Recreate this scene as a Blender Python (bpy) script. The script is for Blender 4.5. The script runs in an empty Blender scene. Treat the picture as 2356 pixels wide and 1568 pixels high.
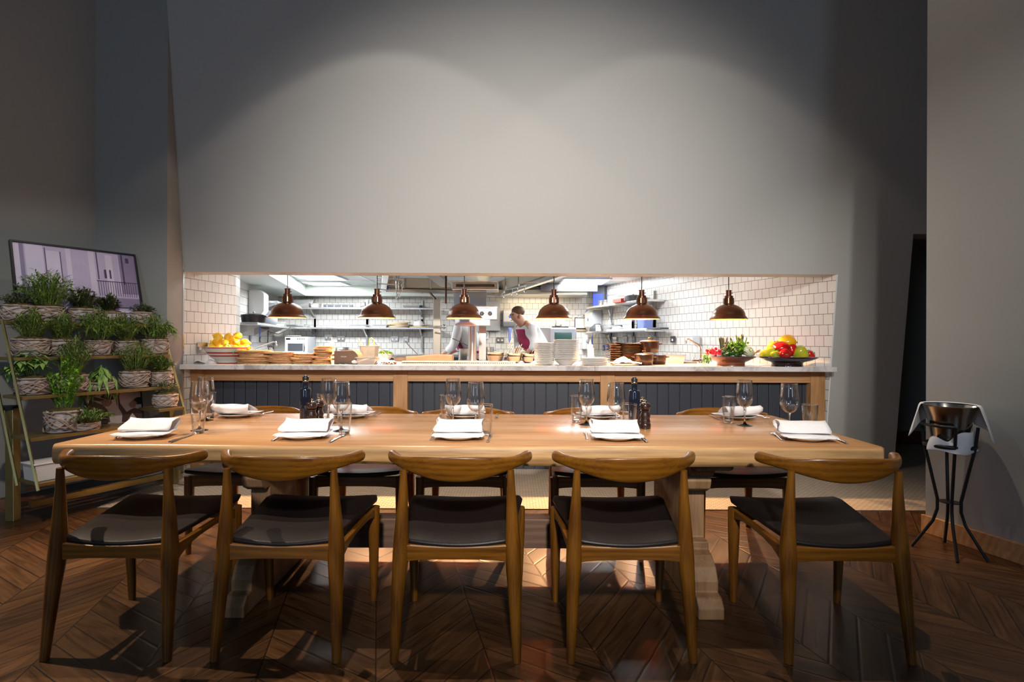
import bpy, bmesh, math, random
from mathutils import Vector, Matrix, Euler
rnd = random.Random(7)
PI = math.pi
scn = bpy.context.scene
COL = scn.collection
F, H, ROLL = 1250.0, 1.2, 0.004      # focal length in pixels of the 2356x1568 frame, eye height, slight camera roll

def ray(px, py):
    u, v = (px-1178)/F, (784-py)/F
    return u-ROLL*v, v+ROLL*u
def at(px, py, Y):
    u, v = ray(px, py); return Vector((u*Y, Y, H+v*Y))
def on(px, py, z):
    u, v = ray(px, py); Y = (z-H)/v; return Vector((u*Y, Y, z))
def xat(px, Y): return (px-1178)/F*Y

# ------------------------------------------------------------------ mesh builder
class M:
    def __init__(s): s.bm = bmesh.new(); s.uv = None
    def v(s, p): return s.bm.verts.new(p)
    def face(s, vs):
        try: return s.bm.faces.new(vs)
        except ValueError: return None
    def poly(s, pts, uvs=None):
        f = s.face([s.v(p) for p in pts])
        if uvs:
            lay = s.bm.loops.layers.uv.verify()
            for l, t in zip(f.loops, uvs): l[lay].uv = t
        return f
    def box(s, c, d, rot=None, taper=1.0):
        hx, hy, hz = d[0]/2, d[1]/2, d[2]/2
        R = rot.to_matrix() if isinstance(rot, Euler) else rot
        vs = []
        for z in (-1, 1):
            k = taper if z > 0 else 1
            for x, y in ((-1,-1),(1,-1),(1,1),(-1,1)):
                p = Vector((x*hx*k, y*hy*k, z*hz))
                if R: p = R @ p
                vs.append(s.v(p+Vector(c)))
        a = vs
        for q in ((3,2,1,0),(4,5,6,7),(0,1,5,4),(1,2,6,5),(2,3,7,6),(3,0,4,7)): s.face([a[i] for i in q])
        return s
    def bb(s, x0, x1, y0, y1, z0, z1): return s.box(((x0+x1)/2,(y0+y1)/2,(z0+z1)/2),(x1-x0,y1-y0,z1-z0))
    def prism(s, poly, axis, a, b):
        def P(p, t):
            return {'x':(t,p[0],p[1]),'y':(p[0],t,p[1]),'z':(p[0],p[1],t)}[axis]
        A = [s.v(P(p,a)) for p in poly]; B = [s.v(P(p,b)) for p in poly]
        s.face(A[::-1]); s.face(B); n = len(poly)
        for i in range(n): s.face([A[i],A[(i+1)%n],B[(i+1)%n],B[i]])
        return s
    def rings(s, rs, closed=True, caps=True):
        vr = [[s.v(p) for p in r] for r in rs]
        n = len(vr[0])
        for a, b in zip(vr, vr[1:]):
            for i in range(n if closed else n-1):
                j = (i+1) % n
                s.face([a[i],a[j],b[j],b[i]])
        if caps and closed: s.face(vr[0][::-1]); s.face(vr[-1])
        return s
    def lathe(s, prof, n=24, c=(0,0,0), close=False, cap0=False, cap1=False, wob=None):
        rs = []
        for r, z in prof:
            rs.append([(c[0]+max(r,1e-4)*(wob(i*2*PI/n,z) if wob else 1)*math.cos(i*2*PI/n), c[1]+max(r,1e-4)*(wob(i*2*PI/n,z) if wob else 1)*math.sin(i*2*PI/n), c[2]+z) for i in range(n)])
        vr = [[s.v(p) for p in r] for r in rs]
        pairs = list(zip(vr, vr[1:]))
        if close: pairs.append((vr[-1], vr[0]))
        for a, b in pairs:
            for i in range(n):
                j = (i+1) % n; s.face([a[i],a[j],b[j],b[i]])
        if cap0: s.face(vr[0][::-1])
        if cap1: s.face(vr[-1])
        return s
    def tube(s, pts, r, n=8, flat=1.0):
        pts = [Vector(p) for p in pts]
        if not isinstance(r, (list, tuple)): r = [r]*len(pts)
        rs = []; up = Vector((0,0,1)); prev = None
        for i, p in enumerate(pts):
            t = (pts[min(i+1,len(pts)-1)]-pts[max(i-1,0)]).normalized()
            if prev is None:
                a = t.cross(up)
                if a.length < 1e-3: a = t.cross(Vector((1,0,0)))
            else: a = prev - t*prev.dot(t)
            a.normalize(); prev = a; b = t.cross(a)
            rs.append([p + a*math.cos(k*2*PI/n)*r[i] + b*math.sin(k*2*PI/n)*r[i]*flat for k in range(n)])
        return s.rings(rs)
    def ball(s, c, r, seg=12, rg=8, rot=None, fn=None):
        if not isinstance(r, (tuple, list)): r = (r,r,r)
        R = rot.to_matrix() if isinstance(rot, Euler) else rot
        c = Vector(c); rows = []
        def T(p):
            if fn: p = fn(p)
            p = Vector((p[0]*r[0], p[1]*r[1], p[2]*r[2]))
            return (R @ p if R else p)+c
        top = s.v(T((0,0,1))); bot = s.v(T((0,0,-1)))
        for j in range(1, rg):
            th = PI*j/rg
            rows.append([s.v(T((math.sin(th)*math.cos(2*PI*i/seg), math.sin(th)*math.sin(2*PI*i/seg), math.cos(th)))) for i in range(seg)])
        for i in range(seg):
            k = (i+1) % seg
            s.face([top,rows[0][i],rows[0][k]]); s.face([bot,rows[-1][k],rows[-1][i]])
            for a, b in zip(rows, rows[1:]): s.face([a[i],b[i],b[k],a[k]])
        return s
    def disc(s, c, r, n=20, axis='z'):
        f = []
        for i in range(n):
            a, b = r*math.cos(2*PI*i/n), r*math.sin(2*PI*i/n)
            f.append(s.v((c[0]+a,c[1]+b,c[2]) if axis=='z' else (c[0]+a,c[1],c[2]+b)))
        s.face(f); return s
    def leaf(s, p, d, up, L, w, droop=0.3):
        d = d.normalized(); a = d.cross(up)
        if a.length < 1e-3: a = d.cross(Vector((1,0,0)))
        a.normalize()
        m = p+d*L*.5 + Vector((0,0,-droop*L*.12)); e = p+d*L+Vector((0,0,-droop*L*.5)); n = a.cross(d)*w*.25
        v = [s.v(p), s.v(m+a*w*.5+n), s.v(e), s.v(m-a*w*.5+n), s.v(m)]
        s.face([v[0],v[4],v[1]]); s.face([v[4],v[2],v[1]]); s.face([v[0],v[3],v[4]]); s.face([v[4],v[3],v[2]])

MATS = {}
def obj(name, m, mat, parent=None, loc=None, smooth=40, bev=0, sub=0, solid=0, rot=None, keepn=False):
    me = bpy.data.meshes.new(name)
    if not keepn: bmesh.ops.recalc_face_normals(m.bm, faces=m.bm.faces[:])
    m.bm.to_mesh(me); m.bm.free()
    if smooth:
        for p in me.polygons: p.use_smooth = True
        me.set_sharp_from_angle(angle=math.radians(smooth))
    o = bpy.data.objects.new(name, me); COL.objects.link(o)
    for mm in (mat if isinstance(mat, (list,tuple)) else [mat]): me.materials.append(MATS[mm])
    if parent: o.parent = parent
    if loc is not None: o.location = loc
    if rot is not None: o.rotation_euler = rot
    if solid:
        k = o.modifiers.new('Solid','SOLIDIFY'); k.thickness = solid; k.offset = 0
    if bev:
        k = o.modifiers.new('Bevel','BEVEL'); k.width = bev; k.segments = 2; k.limit_method = 'ANGLE'; k.angle_limit = math.radians(35); k.harden_normals = False
    if sub:
        k = o.modifiers.new('Sub','SUBSURF'); k.levels = sub; k.render_levels = sub
    return o
def tag(o, label=None, cat=None, group=None, kind=None):
    if label: o['label'] = label
    if cat: o['category'] = cat
    if group: o['group'] = group
    if kind: o['kind'] = kind
    return o
def thing(name, label, cat, loc=(0,0,0), rz=0, group=None):
    o = bpy.data.objects.new(name, None); COL.objects.link(o); o.empty_display_size = .05
    o.location = loc; o.rotation_euler = (0,0,rz)
    return tag(o, label, cat, group)
def struct(name, m, mat, label, cat, **k):
    return tag(obj(name, m, mat, smooth=k.pop('smooth',0), **k), label, cat, None, 'structure')
def dup(root, loc, rz=0, label=None, group=None, scale=None, rot=None):
    r = root.copy(); COL.objects.link(r); r.location = loc; r.rotation_euler = rot if rot is not None else (0,0,rz)
    if scale: r.scale = (scale,)*3 if not isinstance(scale,(tuple,list)) else scale
    if label: r['label'] = label
    if group: r['group'] = group
    for ch in list(root.children):
        c = ch.copy(); COL.objects.link(c); c.parent = r
        for g in list(ch.children):
            d = g.copy(); COL.objects.link(d); d.parent = c
    return r

# ------------------------------------------------------------------ materials
class NT:
    def __init__(s, name):
        s.mat = bpy.data.materials.new(name); s.mat.use_nodes = True
        s.t = s.mat.node_tree; s.b = s.t.nodes['Principled BSDF']; MATS[name] = s.mat
    def n(s, ty, **k):
        o = s.t.nodes.new(ty)
        for a, b in k.items(): setattr(o, a, b)
        return o
    def l(s, a, b): s.t.links.new(a, b)
    def m(s, op, a, b=None, c=None):
        o = s.n('ShaderNodeMath', operation=op)
        for i, x in enumerate((a,b,c)):
            if x is None: continue
            if isinstance(x, (int,float)): o.inputs[i].default_value = x
            else: s.l(x, o.inputs[i])
        return o.outputs[0]
    def mix(s, fac, a, b, ty='MIX'):
        o = s.n('ShaderNodeMix', data_type='RGBA', blend_type=ty)
        for i, x in ((0,fac),(6,a),(7,b)):
            if isinstance(x, (int,float)): o.inputs[i].default_value = x
            elif isinstance(x, (tuple,list)): o.inputs[i].default_value = (*x[:3],1)
            else: s.l(x, o.inputs[i])
        return o.outputs[2]
    def ramp(s, fac, stops):
        o = s.n('ShaderNodeValToRGB'); e = o.color_ramp.elements
        while len(e) < len(stops): e.new(.5)
        for k, (p, c) in zip(e, stops): k.position = p; k.color = (*c,1) if not isinstance(c,(int,float)) else (c,c,c,1)
        s.l(fac, o.inputs[0]); return o.outputs[0]
    def coord(s, kind='Object', scale=(1,1,1), rnd_off=True, rot=(0,0,0)):
        tc = s.n('ShaderNodeTexCoord'); mp = s.n('ShaderNodeMapping'); mp.inputs['Scale'].default_value = scale; mp.inputs['Rotation'].default_value = rot
        s.l(tc.outputs[kind], mp.inputs[0])
        if rnd_off:
            oi = s.n('ShaderNodeObjectInfo'); mu = s.n('ShaderNodeVectorMath', operation='SCALE'); mu.inputs[0].default_value = (7.3,3.1,5.7)
            s.l(oi.outputs['Random'], mu.inputs['Scale']); s.l(mu.outputs[0], mp.inputs['Location'])
        return mp.outputs[0]
    def noise(s, vec, scale=5, detail=4, rough=.5, dist=0):
        o = s.n('ShaderNodeTexNoise'); o.inputs['Scale'].default_value = scale; o.inputs['Detail'].default_value = detail
        o.inputs['Roughness'].default_value = rough; o.inputs['Distortion'].default_value = dist
        if vec is not None: s.l(vec, o.inputs['Vector'])
        return o.outputs[0]
    def bump(s, h, strength=.2, dist=.01):
        o = s.n('ShaderNodeBump'); o.inputs['Strength'].default_value = strength; o.inputs['Distance'].default_value = dist
        s.l(h, o.inputs['Height']); s.l(o.outputs[0], s.b.inputs['Normal'])
    def set(s, **k):
        nm = {'col':'Base Color','rough':'Roughness','metal':'Metallic','trans':'Transmission Weight','ior':'IOR','em':'Emission Color','es':'Emission Strength','spec':'Specular IOR Level','sheen':'Sheen Weight','sss':'Subsurface Weight','coat':'Coat Weight','crough':'Coat Roughness'}
        for a, x in k.items():
            i = s.b.inputs[nm[a]]
            if isinstance(x, (tuple,list)): i.default_value = (*x,1) if len(x)==3 else x
            elif isinstance(x, (int,float)): i.default_value = x
            else: s.l(x, i)
        return s
def plain(name, col, rough=.5, metal=0, var=.12, vs=8, bump=0, **k):
    t = NT(name); c = t.coord()
    n = t.noise(c, vs, 4)
    t.set(col=t.mix(n, tuple(x*(1-var) for x in col), tuple(min(1,x*(1+var)) for x in col)), rough=rough, metal=metal, **k)
    if bump: t.bump(t.noise(c, vs*6, 3), bump, .004)
    return t
def wood(name, dark, light, axis=0, rough=.4, scale=1.0, ring=14, mixk=.55, bump=.08, coat=0, streak=9):
    t = NT(name); sc = [streak*scale]*3; sc[axis] = .8*scale
    c = t.coord(scale=sc); n1 = t.noise(c, 1.6, 6, .6, .6)
    w = t.n('ShaderNodeTexWave', wave_type='RINGS', bands_direction=('X','Y','Z')[axis]); w.inputs['Scale'].default_value = ring*.12; w.inputs['Distortion'].default_value = 5; w.inputs['Detail'].default_value = 3
    c3 = t.coord(scale=[x*.55 for x in sc]); t.l(c3, w.inputs[0])
    sc2 = [60*scale]*3; sc2[axis] = 3*scale
    c2 = t.coord(scale=sc2); n2 = t.noise(c2, 2.2, 3)
    k = t.m('ADD', t.m('MULTIPLY', n1, .5), t.m('ADD', t.m('MULTIPLY', w.outputs['Fac'], .15), t.m('MULTIPLY', n2, .36)))
    col = t.ramp(k, [(.3,dark),(.5,tuple((a+b)/2 for a,b in zip(dark,light))),(.72,light)])
    t.set(col=col, rough=rough)
    if coat: t.set(coat=coat, crough=.2)
    t.bump(n2, bump, .002)
    return t

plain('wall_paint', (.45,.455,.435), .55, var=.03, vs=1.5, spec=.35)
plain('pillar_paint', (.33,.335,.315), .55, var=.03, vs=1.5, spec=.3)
plain('ceiling_paint', (.30,.30,.29), .7, var=.02)
plain('kitchen_ceiling', (.78,.82,.80), .6, var=.02)
plain('bulkhead_paint', (.66,.72,.67), .5, var=.02)
wood('oak', (.36,.17,.065), (.62,.36,.165), 0, .45)
wood('oak_upright', (.34,.16,.06), (.60,.34,.15), 2, .45)
wood('table_oak', (.37,.175,.068), (.62,.345,.155), 0, .27, .8, 10, coat=.25)
wood('table_edge', (.26,.13,.045), (.66,.40,.165), 0, .5, .8, 16, bump=.3)
wood('trestle_oak', (.17,.088,.038), (.36,.21,.10), 2, .6, bump=.2)
wood('beam_oak', (.10,.055,.035), (.22,.13,.085), 0, .55)
wood('chair_wood', (.088,.028,.0025), (.265,.102,.008), 0, .33, 1.4, 16, coat=.12)
wood('chair_wood_upright', (.080,.025,.0025), (.235,.09,.007), 2, .33, 1.4, 16, coat=.12)
wood('chair_wood_side', (.080,.025,.0025), (.235,.09,.007), 1, .33, 1.4, 16, coat=.12)
wood('board_wood', (.30,.12,.04), (.72,.42,.19), 0, .6, 2.5)
wood('dark_bowl_wood', (.09,.025,.010), (.26,.085,.035), 0, .22, 2, coat=.4)
plain('leather', (.011,.0075,.0075), .42, var=.25, vs=20, bump=.12, spec=.32)
plain('navy_paint', (.040,.046,.060), .42, var=.06, vs=3)
t = NT('marble'); c = t.coord(rnd_off=False); n = t.noise(c, 5, 8, .65, 1.2); t.set(col=t.ramp(n, [(.36,(.40,.37,.37)),(.47,(.66,.63,.63)),(.6,(.74,.72,.72))]), rough=.14)
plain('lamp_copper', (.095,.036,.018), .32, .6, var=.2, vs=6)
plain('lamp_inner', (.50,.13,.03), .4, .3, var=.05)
plain('steel', (.56,.56,.55), .27, 1, var=.08, vs=4)
plain('steel_bright', (.74,.75,.76), .22, .9, var=.05, vs=4)
plain('steel_hood', (.50,.48,.40), .36, .9, var=.12, vs=2)
plain('steel_dark', (.13,.13,.135), .30, .9, var=.15)
plain('chrome', (.75,.75,.75), .08, 1, var=.02)
plain('silverware', (.62,.60,.57), .16, 1, var=.05)
plain('bucket_steel', (.42,.40,.37), .2, 1, var=.1)
plain('white_ceramic', (.82,.80,.77), .18, var=.02)
plain('cream_ceramic', (.74,.70,.62), .2, var=.02)
plain('grey_ceramic', (.42,.36,.30), .35, var=.05)
plain('red_glaze', (.40,.018,.030), .2, var=.05)
plain('linen', (.83,.82,.83), .85, var=.03, vs=60, bump=.15, sheen=.2)
plain('jacket_cloth', (.84,.84,.85), .85, var=.03, vs=20)
plain('apron_cloth', (.33,.022,.085), .8, var=.15, vs=20)
plain('trouser_cloth', (.03,.03,.035), .85)
plain('skin', (.62,.36,.26), .5, var=.05)
plain('hair', (.10,.055,.03), .6, var=.2, vs=40)
plain('brass', (.40,.315,.130), .38, .85, var=.22, vs=9)
plain('brass_knob', (.72,.58,.28), .22, 1, var=.05)
plain('black_metal', (.012,.012,.013), .4, .3)
plain('black_plastic', (.018,.018,.020), .35)
plain('dark_glass', (.010,.012,.022), .06, spec=.8)
plain('mill_wood', (.030,.013,.010), .2, var=.2, coat=.5)
t = NT('bark'); c = t.coord(scale=(9,9,22)); n = t.noise(c,1.6,4,.6); t.set(col=t.ramp(n,[(.30,(.10,.06,.045)),(.42,(.50,.43,.40)),(.58,(.66,.60,.57)),(.66,(.42,.20,.11)),(.74,(.60,.52,.48))]), rough=.9); t.bump(n,.6,.006)
plain('vine', (.46,.35,.28), .85, var=.35, vs=20)
plain('moss', (.085,.060,.012), .95, var=.6, vs=40, bump=.8)
plain('white_plastic', (.80,.81,.83), .35, var=.02)
plain('grey_plastic', (.42,.43,.46), .4, var=.04)
plain('dark_grey', (.075,.080,.095), .45, var=.1)
plain('printer_plastic', (.155,.105,.075), .45, var=.04)
plain('blue_plastic', (.03,.10,.55), .35)
plain('blue_cloth', (.22,.30,.72), .8)
plain('yellow_plastic', (.85,.65,.03), .4)
plain('cardboard', (.60,.47,.30), .8)
plain('paper', (.82,.80,.76), .8, var=.04)
plain('foil_box_red', (.60,.05,.04), .5)
plain('cast_brown', (.045,.021,.011), .28, .35, var=.2, vs=12)
plain('gratin_brown', (.13,.062,.022), .3, .2, var=.15)
plain('iron_black', (.020,.021,.026), .4, .3)
plain('slab_stone', (.060,.045,.038), .6, var=.5, vs=9)
plain('cobalt_glaze', (.012,.016,.055), .1, var=.1, coat=.5)
plain('dark_glaze', (.022,.008,.010), .12, var=.2, coat=.5)
def fruit(name, a, b, rough=.35, vs=5, bump=.05):
    t = NT(name); c = t.coord(); n = t.noise(c, vs, 3); t.set(col=t.ramp(n, [(.35,a),(.65,b)]), rough=rough, spec=.5); t.bump(t.noise(c, 160, 2), bump, .001)
fruit('lemon_skin', (.80,.42,.008), (.90,.62,.02), .4, 12, .12)
fruit('pepper_red', (.42,.008,.008), (.62,.018,.010), .16)
fruit('pepper_yellow', (.85,.45,.008), (.90,.32,.006), .16)
fruit('pepper_green', (.30,.36,.02), (.52,.50,.03), .2)
fruit('leek_green', (.10,.24,.02), (.26,.42,.05), .4)
fruit('courgette', (.012,.04,.008), (.05,.11,.015), .25, 40)
fruit('asparagus', (.05,.075,.012), (.12,.10,.04), .45, 30)
fruit('fennel_white', (.62,.64,.40), (.78,.78,.60), .35)
fruit('radish_red', (.65,.015,.03), (.82,.05,.07), .3)
fruit('root_tan', (.45,.22,.09), (.60,.36,.18), .6)
for nm, a, b in (('leaf_rosemary',(0.105,0.175,0.035),(0.308,0.420,0.098)), ('leaf_thyme',(0.084,0.119,0.063),(0.224,0.266,0.140)), ('leaf_bright',(0.098,0.280,0.017),(0.336,0.588,0.056)), ('leaf_sage',(0.154,0.308,0.056),(0.378,0.560,0.154)), ('leaf_dark',(0.042,0.063,0.020),(0.119,0.140,0.042)), ('leaf_grass',(0.098,0.196,0.028),(0.308,0.462,0.084))):
    t = NT(nm); c = t.coord(); n = t.noise(c, 30, 2); t.set(col=t.ramp(n, [(.3,a),(.7,b)]), rough=.5)
def emit(name, col, s):
    t = NT(name); t.set(col=col, em=col, es=s, rough=.5)
emit('panel_light', (.93,.97,1.0), 4)
emit('bulb', (1,.60,.26), 16)
emit('uv_tube', (.03,.05,1.0), 2.6)
emit('oven_led', (1,.08,.03), 3)
# clear glass: thin wall = mostly see-through with Fresnel gloss; thick parts refract
t = NT('thin_glass'); nt = t.t; tr = t.n('ShaderNodeBsdfTransparent'); tr.inputs[0].default_value = (.995,.998,1,1)
gl = t.n('ShaderNodeBsdfGlossy'); gl.inputs['Roughness'].default_value = .02
lw = t.n('ShaderNodeLayerWeight'); lw.inputs['Blend'].default_value = .5
k = t.m('MULTIPLY_ADD', t.m('POWER', lw.outputs['Facing'], 1.8), .9, .05)
mx = t.n('ShaderNodeMixShader'); t.l(k, mx.inputs[0]); t.l(tr.outputs[0], mx.inputs[1]); t.l(gl.outputs[0], mx.inputs[2])
t.l(mx.outputs[0], nt.nodes['Material Output'].inputs[0])
NT('glass').set(col=(.97,.98,.98), rough=.02, trans=1, ior=1.45)
NT('tub_plastic').set(col=(.93,.90,.86), rough=.25, trans=.65, ior=1.1)
NT('oven_glass').set(col=(.035,.075,.065), rough=.06, spec=.8)
# tile: UV in metres
def tile(name, col, col2, mortar):
    t = NT(name); tc = t.n('ShaderNodeTexCoord'); br = t.n('ShaderNodeTexBrick', offset=.5)
    nz = t.n('ShaderNodeTexNoise'); nz.inputs['Scale'].default_value = 3; t.l(tc.outputs['UV'], nz.inputs['Vector'])
    ad = t.n('ShaderNodeVectorMath', operation='MULTIPLY_ADD'); ad.inputs[1].default_value = (.006,.006,0); t.l(nz.outputs['Color'], ad.inputs[0]); t.l(tc.outputs['UV'], ad.inputs[2])
    t.l(ad.outputs[0], br.inputs['Vector'])
    br.inputs['Color1'].default_value = (*col,1); br.inputs['Color2'].default_value = (*col2,1); br.inputs['Mortar'].default_value = (*mortar,1)
    br.inputs['Scale'].default_value = 1; br.inputs['Mortar Size'].default_value = .0026; br.inputs['Mortar Smooth'].default_value = .2
    br.inputs['Brick Width'].default_value = .1; br.inputs['Row Height'].default_value = .1
    t.set(col=br.outputs['Color'], rough=.22)
    hh = t.m('ADD', t.m('MULTIPLY', br.outputs['Fac'], -1.0), t.m('MULTIPLY', t.noise(tc.outputs['UV'], 14, 3), .45)); t.bump(hh, .35, .004)
tile('tile', (.83,.82,.78), (.77,.76,.72), (.16,.11,.10))
# chevron oak parquet floor
t = NT('parquet'); tc = t.n('ShaderNodeTexCoord'); sx = t.n('ShaderNodeSeparateXYZ'); t.l(tc.outputs['Object'], sx.inputs[0])
L = math.hypot(1,.248); ux, uy = -.248/L, 1/L
X, Yc = sx.outputs[0], sx.outputs[1]
tt = t.m('SUBTRACT', t.m('MULTIPLY', X, uy), t.m('MULTIPLY', Yc, ux))
ss = t.m('ADD', t.m('MULTIPLY', X, ux), t.m('MULTIPLY', Yc, uy))
CW = .41
t0 = (-.474)*uy - 1.91*ux
tq = t.m('ADD', tt, 20*CW-t0)
zz = t.m('PINGPONG', tq, CW)
k = t.m('DIVIDE', t.m('SUBTRACT', ss, zz), .14)
kf = t.m('FRACT', t.m('ADD', k, 100)); ki = t.m('FLOOR', t.m('ADD', k, 100)); ci = t.m('FLOOR', t.m('DIVIDE', tq, CW))
edge1 = t.m('MINIMUM', kf, t.m('SUBTRACT', 1, kf))
cf = t.m('FRACT', t.m('DIVIDE', tq, CW)); edge2 = t.m('MULTIPLY', t.m('MINIMUM', cf, t.m('SUBTRACT', 1, cf)), CW/.14*1.4)
eg = t.m('MINIMUM', edge1, edge2)
line = t.m('LESS_THAN', eg, .024)
cb = t.n('ShaderNodeCombineXYZ'); t.l(ki, cb.inputs[0]); t.l(ci, cb.inputs[1])
wn = t.n('ShaderNodeTexWhiteNoise'); t.l(cb.outputs[0], wn.inputs['Vector'])
# grain runs along each plank (alternates +-45 degrees to the spine)
sgn = t.m('SUBTRACT', t.m('MULTIPLY', t.m('GREATER_THAN', t.m('FRACT', t.m('DIVIDE', tq, 2*CW)), .5), 2), 1)
al = t.m('SUBTRACT', ss, t.m('MULTIPLY', tt, sgn)); ac = t.m('ADD', ss, t.m('MULTIPLY', tt, sgn))
cg = t.n('ShaderNodeCombineXYZ'); t.l(t.m('MULTIPLY', al, 1.6), cg.inputs[0]); t.l(t.m('MULTIPLY', ac, 16), cg.inputs[1]); t.l(t.m('MULTIPLY', wn.outputs[0], 40), cg.inputs[2])
g = t.noise(cg.outputs[0], 1.5, 6, .62, .8)
base = t.ramp(g, [(.3,(.040,.017,.0065)),(.5,(.090,.040,.0145)),(.72,(.140,.068,.026))])
base = t.mix(.75, base, t.ramp(wn.outputs[0], [(0,.42),(1,1.0)]), 'MULTIPLY')
base = t.mix(line, base, (.012,.006,.004))
t.set(col=base, rough=t.m('MULTIPLY_ADD', g, .18, .23), spec=.45)
hh = t.m('ADD', t.m('MULTIPLY', g, .35), t.m('MINIMUM', t.m('MULTIPLY', eg, 12), 1)); t.bump(hh, .25, .003)
# woven carpet
t = NT('carpet'); tc = t.n('ShaderNodeTexCoord'); br = t.n('ShaderNodeTexBrick', offset=.5); t.l(tc.outputs['Object'], br.inputs['Vector'])
br.inputs['Scale'].default_value = 1; br.inputs['Brick Width'].default_value = .045; br.inputs['Row Height'].default_value = .022; br.inputs['Mortar Size'].default_value = .003; br.inputs['Mortar Smooth'].default_value = .6
br.inputs['Color1'].default_value = (.52,.44,.35,1); br.inputs['Color2'].default_value = (.46,.39,.31,1); br.inputs['Mortar'].default_value = (.26,.20,.15,1)
t.set(col=br.outputs['Color'], rough=.95); t.bump(t.m('SUBTRACT', 1, br.outputs['Fac']), .6, .006)
# ------------------------------------------------------------------ the setting
def wy(z): return 5.09-.11*z                       # face of the leaning wall over the pass
ZT, XL, XR, XE, ZD = 1.81, -2.96, 2.92, 3.58, 2.17
ZC = 4.9
struct('floor', M().bb(-8, 8, -5, 12, -.1, 0), 'parquet', 'dark oak floor laid in a chevron pattern', 'floor')
struct('ceiling', M().bb(-8, 8, -5, 6.5, ZC, ZC+.1), 'ceiling_paint', 'dark flat ceiling high over the dining room', 'ceiling')
m = M()
def lean_block(m, x0, x1, z0, z1, yb):
    A = [m.v(p) for p in ((x0,wy(z0),z0),(x1,wy(z0),z0),(x1,wy(z1),z1),(x0,wy(z1),z1))]
    B = [m.v(p) for p in ((x0,yb,z0),(x1,yb,z0),(x1,yb,z1),(x0,yb,z1))]
    m.face(A); m.face(B[::-1])
    for i in range(4): m.face([A[i],B[i],B[(i+1)%4],A[(i+1)%4]])
lean_block(m, XL, XE, ZT, ZC, 5.11); lean_block(m, XE, 5.4, ZD, ZC, 5.11); lean_block(m, XR+.012, XE, 0, ZT, 5.11)
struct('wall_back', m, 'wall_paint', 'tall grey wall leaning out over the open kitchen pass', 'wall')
m = M(); lean_block(m, XR, XR+.012, 0, ZT, 5.11)
struct('trim_1', m, 'white_plastic', 'white corner strip down the pass opening beside the peppers', 'trim')
struct('trim_2', M().bb(XL-.012, XL+.004, 4.88, 4.90, 0, ZT+.02), 'steel_bright', 'thin metal corner strip where the pink wall side meets tiles', 'trim')
# left pillar: front face, its side runs back to the pass
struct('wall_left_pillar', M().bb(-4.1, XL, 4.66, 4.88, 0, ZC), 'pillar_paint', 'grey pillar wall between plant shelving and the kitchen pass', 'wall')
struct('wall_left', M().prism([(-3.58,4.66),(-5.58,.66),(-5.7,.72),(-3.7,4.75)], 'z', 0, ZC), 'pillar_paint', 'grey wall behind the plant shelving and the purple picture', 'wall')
dR = Vector((.16,-.53)).normalized()
a = Vector((2.63,3.45)); b = a+dR*5; n2 = Vector((-dR.y, dR.x))
if n2.x < 0: n2 = -n2
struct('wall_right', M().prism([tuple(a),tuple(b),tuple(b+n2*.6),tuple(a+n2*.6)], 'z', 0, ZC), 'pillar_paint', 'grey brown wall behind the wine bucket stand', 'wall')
a2 = a-dR*.012-n2*.022; b2 = b-n2*.022
struct('baseboard_right', M().prism([tuple(a2),tuple(b2),tuple(b2+n2*.022),tuple(a2+n2*.022)], 'z', 0, .11), 'oak', 'oak skirting board at the foot of the right wall', 'baseboard', bev=.003)
# dark corridor behind the doorway
struct('wall_corridor', M().bb(XE-.4, 6.2, 6.4, 6.5, 0, 4.2).bb(6.1, 6.2, 3, 6.4, 0, 4.2), 'pillar_paint', 'dark corridor wall seen through the narrow doorway', 'wall')
struct('baseboard_corridor', M().bb(XE-.4, 6.1, 6.37, 6.4, 0, .16), 'dark_bowl_wood', 'dark skirting in the corridor behind the doorway', 'baseboard')
struct('carpet_floor', M().bb(-2.95, 5.5, 3.87, 6.4, -.01, .006), 'carpet', 'beige woven carpet strip in front of the counter', 'carpet')

# kitchen shell ------------------------------------------------------------
ZK = 2.13; YB = 9.5
def tiled(name, label, p0, p1, z0, z1, lean=False, u0=0.0):
    m = M(); lay = m.bm.loops.layers.uv.verify(); L = (Vector(p1)-Vector(p0)).length
    q0a, q0b = Vector((*p0,z0)), Vector((*p0,z1))
    if lean: q0a.y = wy(z0); q0b.y = wy(z1)
    d = (Vector(p1)-Vector(p0)).normalized(); nb = Vector((d.y,-d.x))
    mid = (Vector(p0)+Vector(p1))/2
    if nb.dot(mid-Vector((-.5,7))) < 0: nb = -nb
    N3 = Vector((nb.x,nb.y,0))*.06
    q = [q0a, Vector((*p1,z0)), Vector((*p1,z1)), q0b]
    fr = [m.v(x) for x in q]; bk = [m.v(x+N3) for x in q]
    f = m.face(fr)
    for l, x in zip(f.loops, q): l[lay].uv = ((x.xy-Vector(p0)).dot(d)+u0, x.z+.037)
    m.face(bk[::-1])
    for i in range(4): m.face([fr[i],bk[i],bk[(i+1)%4],fr[(i+1)%4]])
    return struct(name, m, 'tile', label, 'wall', keepn=True)
def rwx(Y): return XR-.33*(Y-4.89)                  # right kitchen wall
def onR(px, py, off=0):
    u, v = ray(px, py); Y = (XR+.33*4.89-off)/(u+.33); return Vector((u*Y, Y, H+v*Y))
def lwx(Y): return -3.36-.24*(Y-6.46)               # left kitchen wall behind the partition
def onL(px, py, off=0):
    u, v = ray(px, py); Y = (-3.36+.24*6.46+off)/(u+.24); return Vector((u*Y, Y, H+v*Y))
tiled('wall_kitchen_right', 'white tiled kitchen wall behind the vegetable bowls', (XR,5.0), (rwx(YB),YB), 0, ZK, lean=True)
P1 = (-2.875,5.66)
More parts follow.
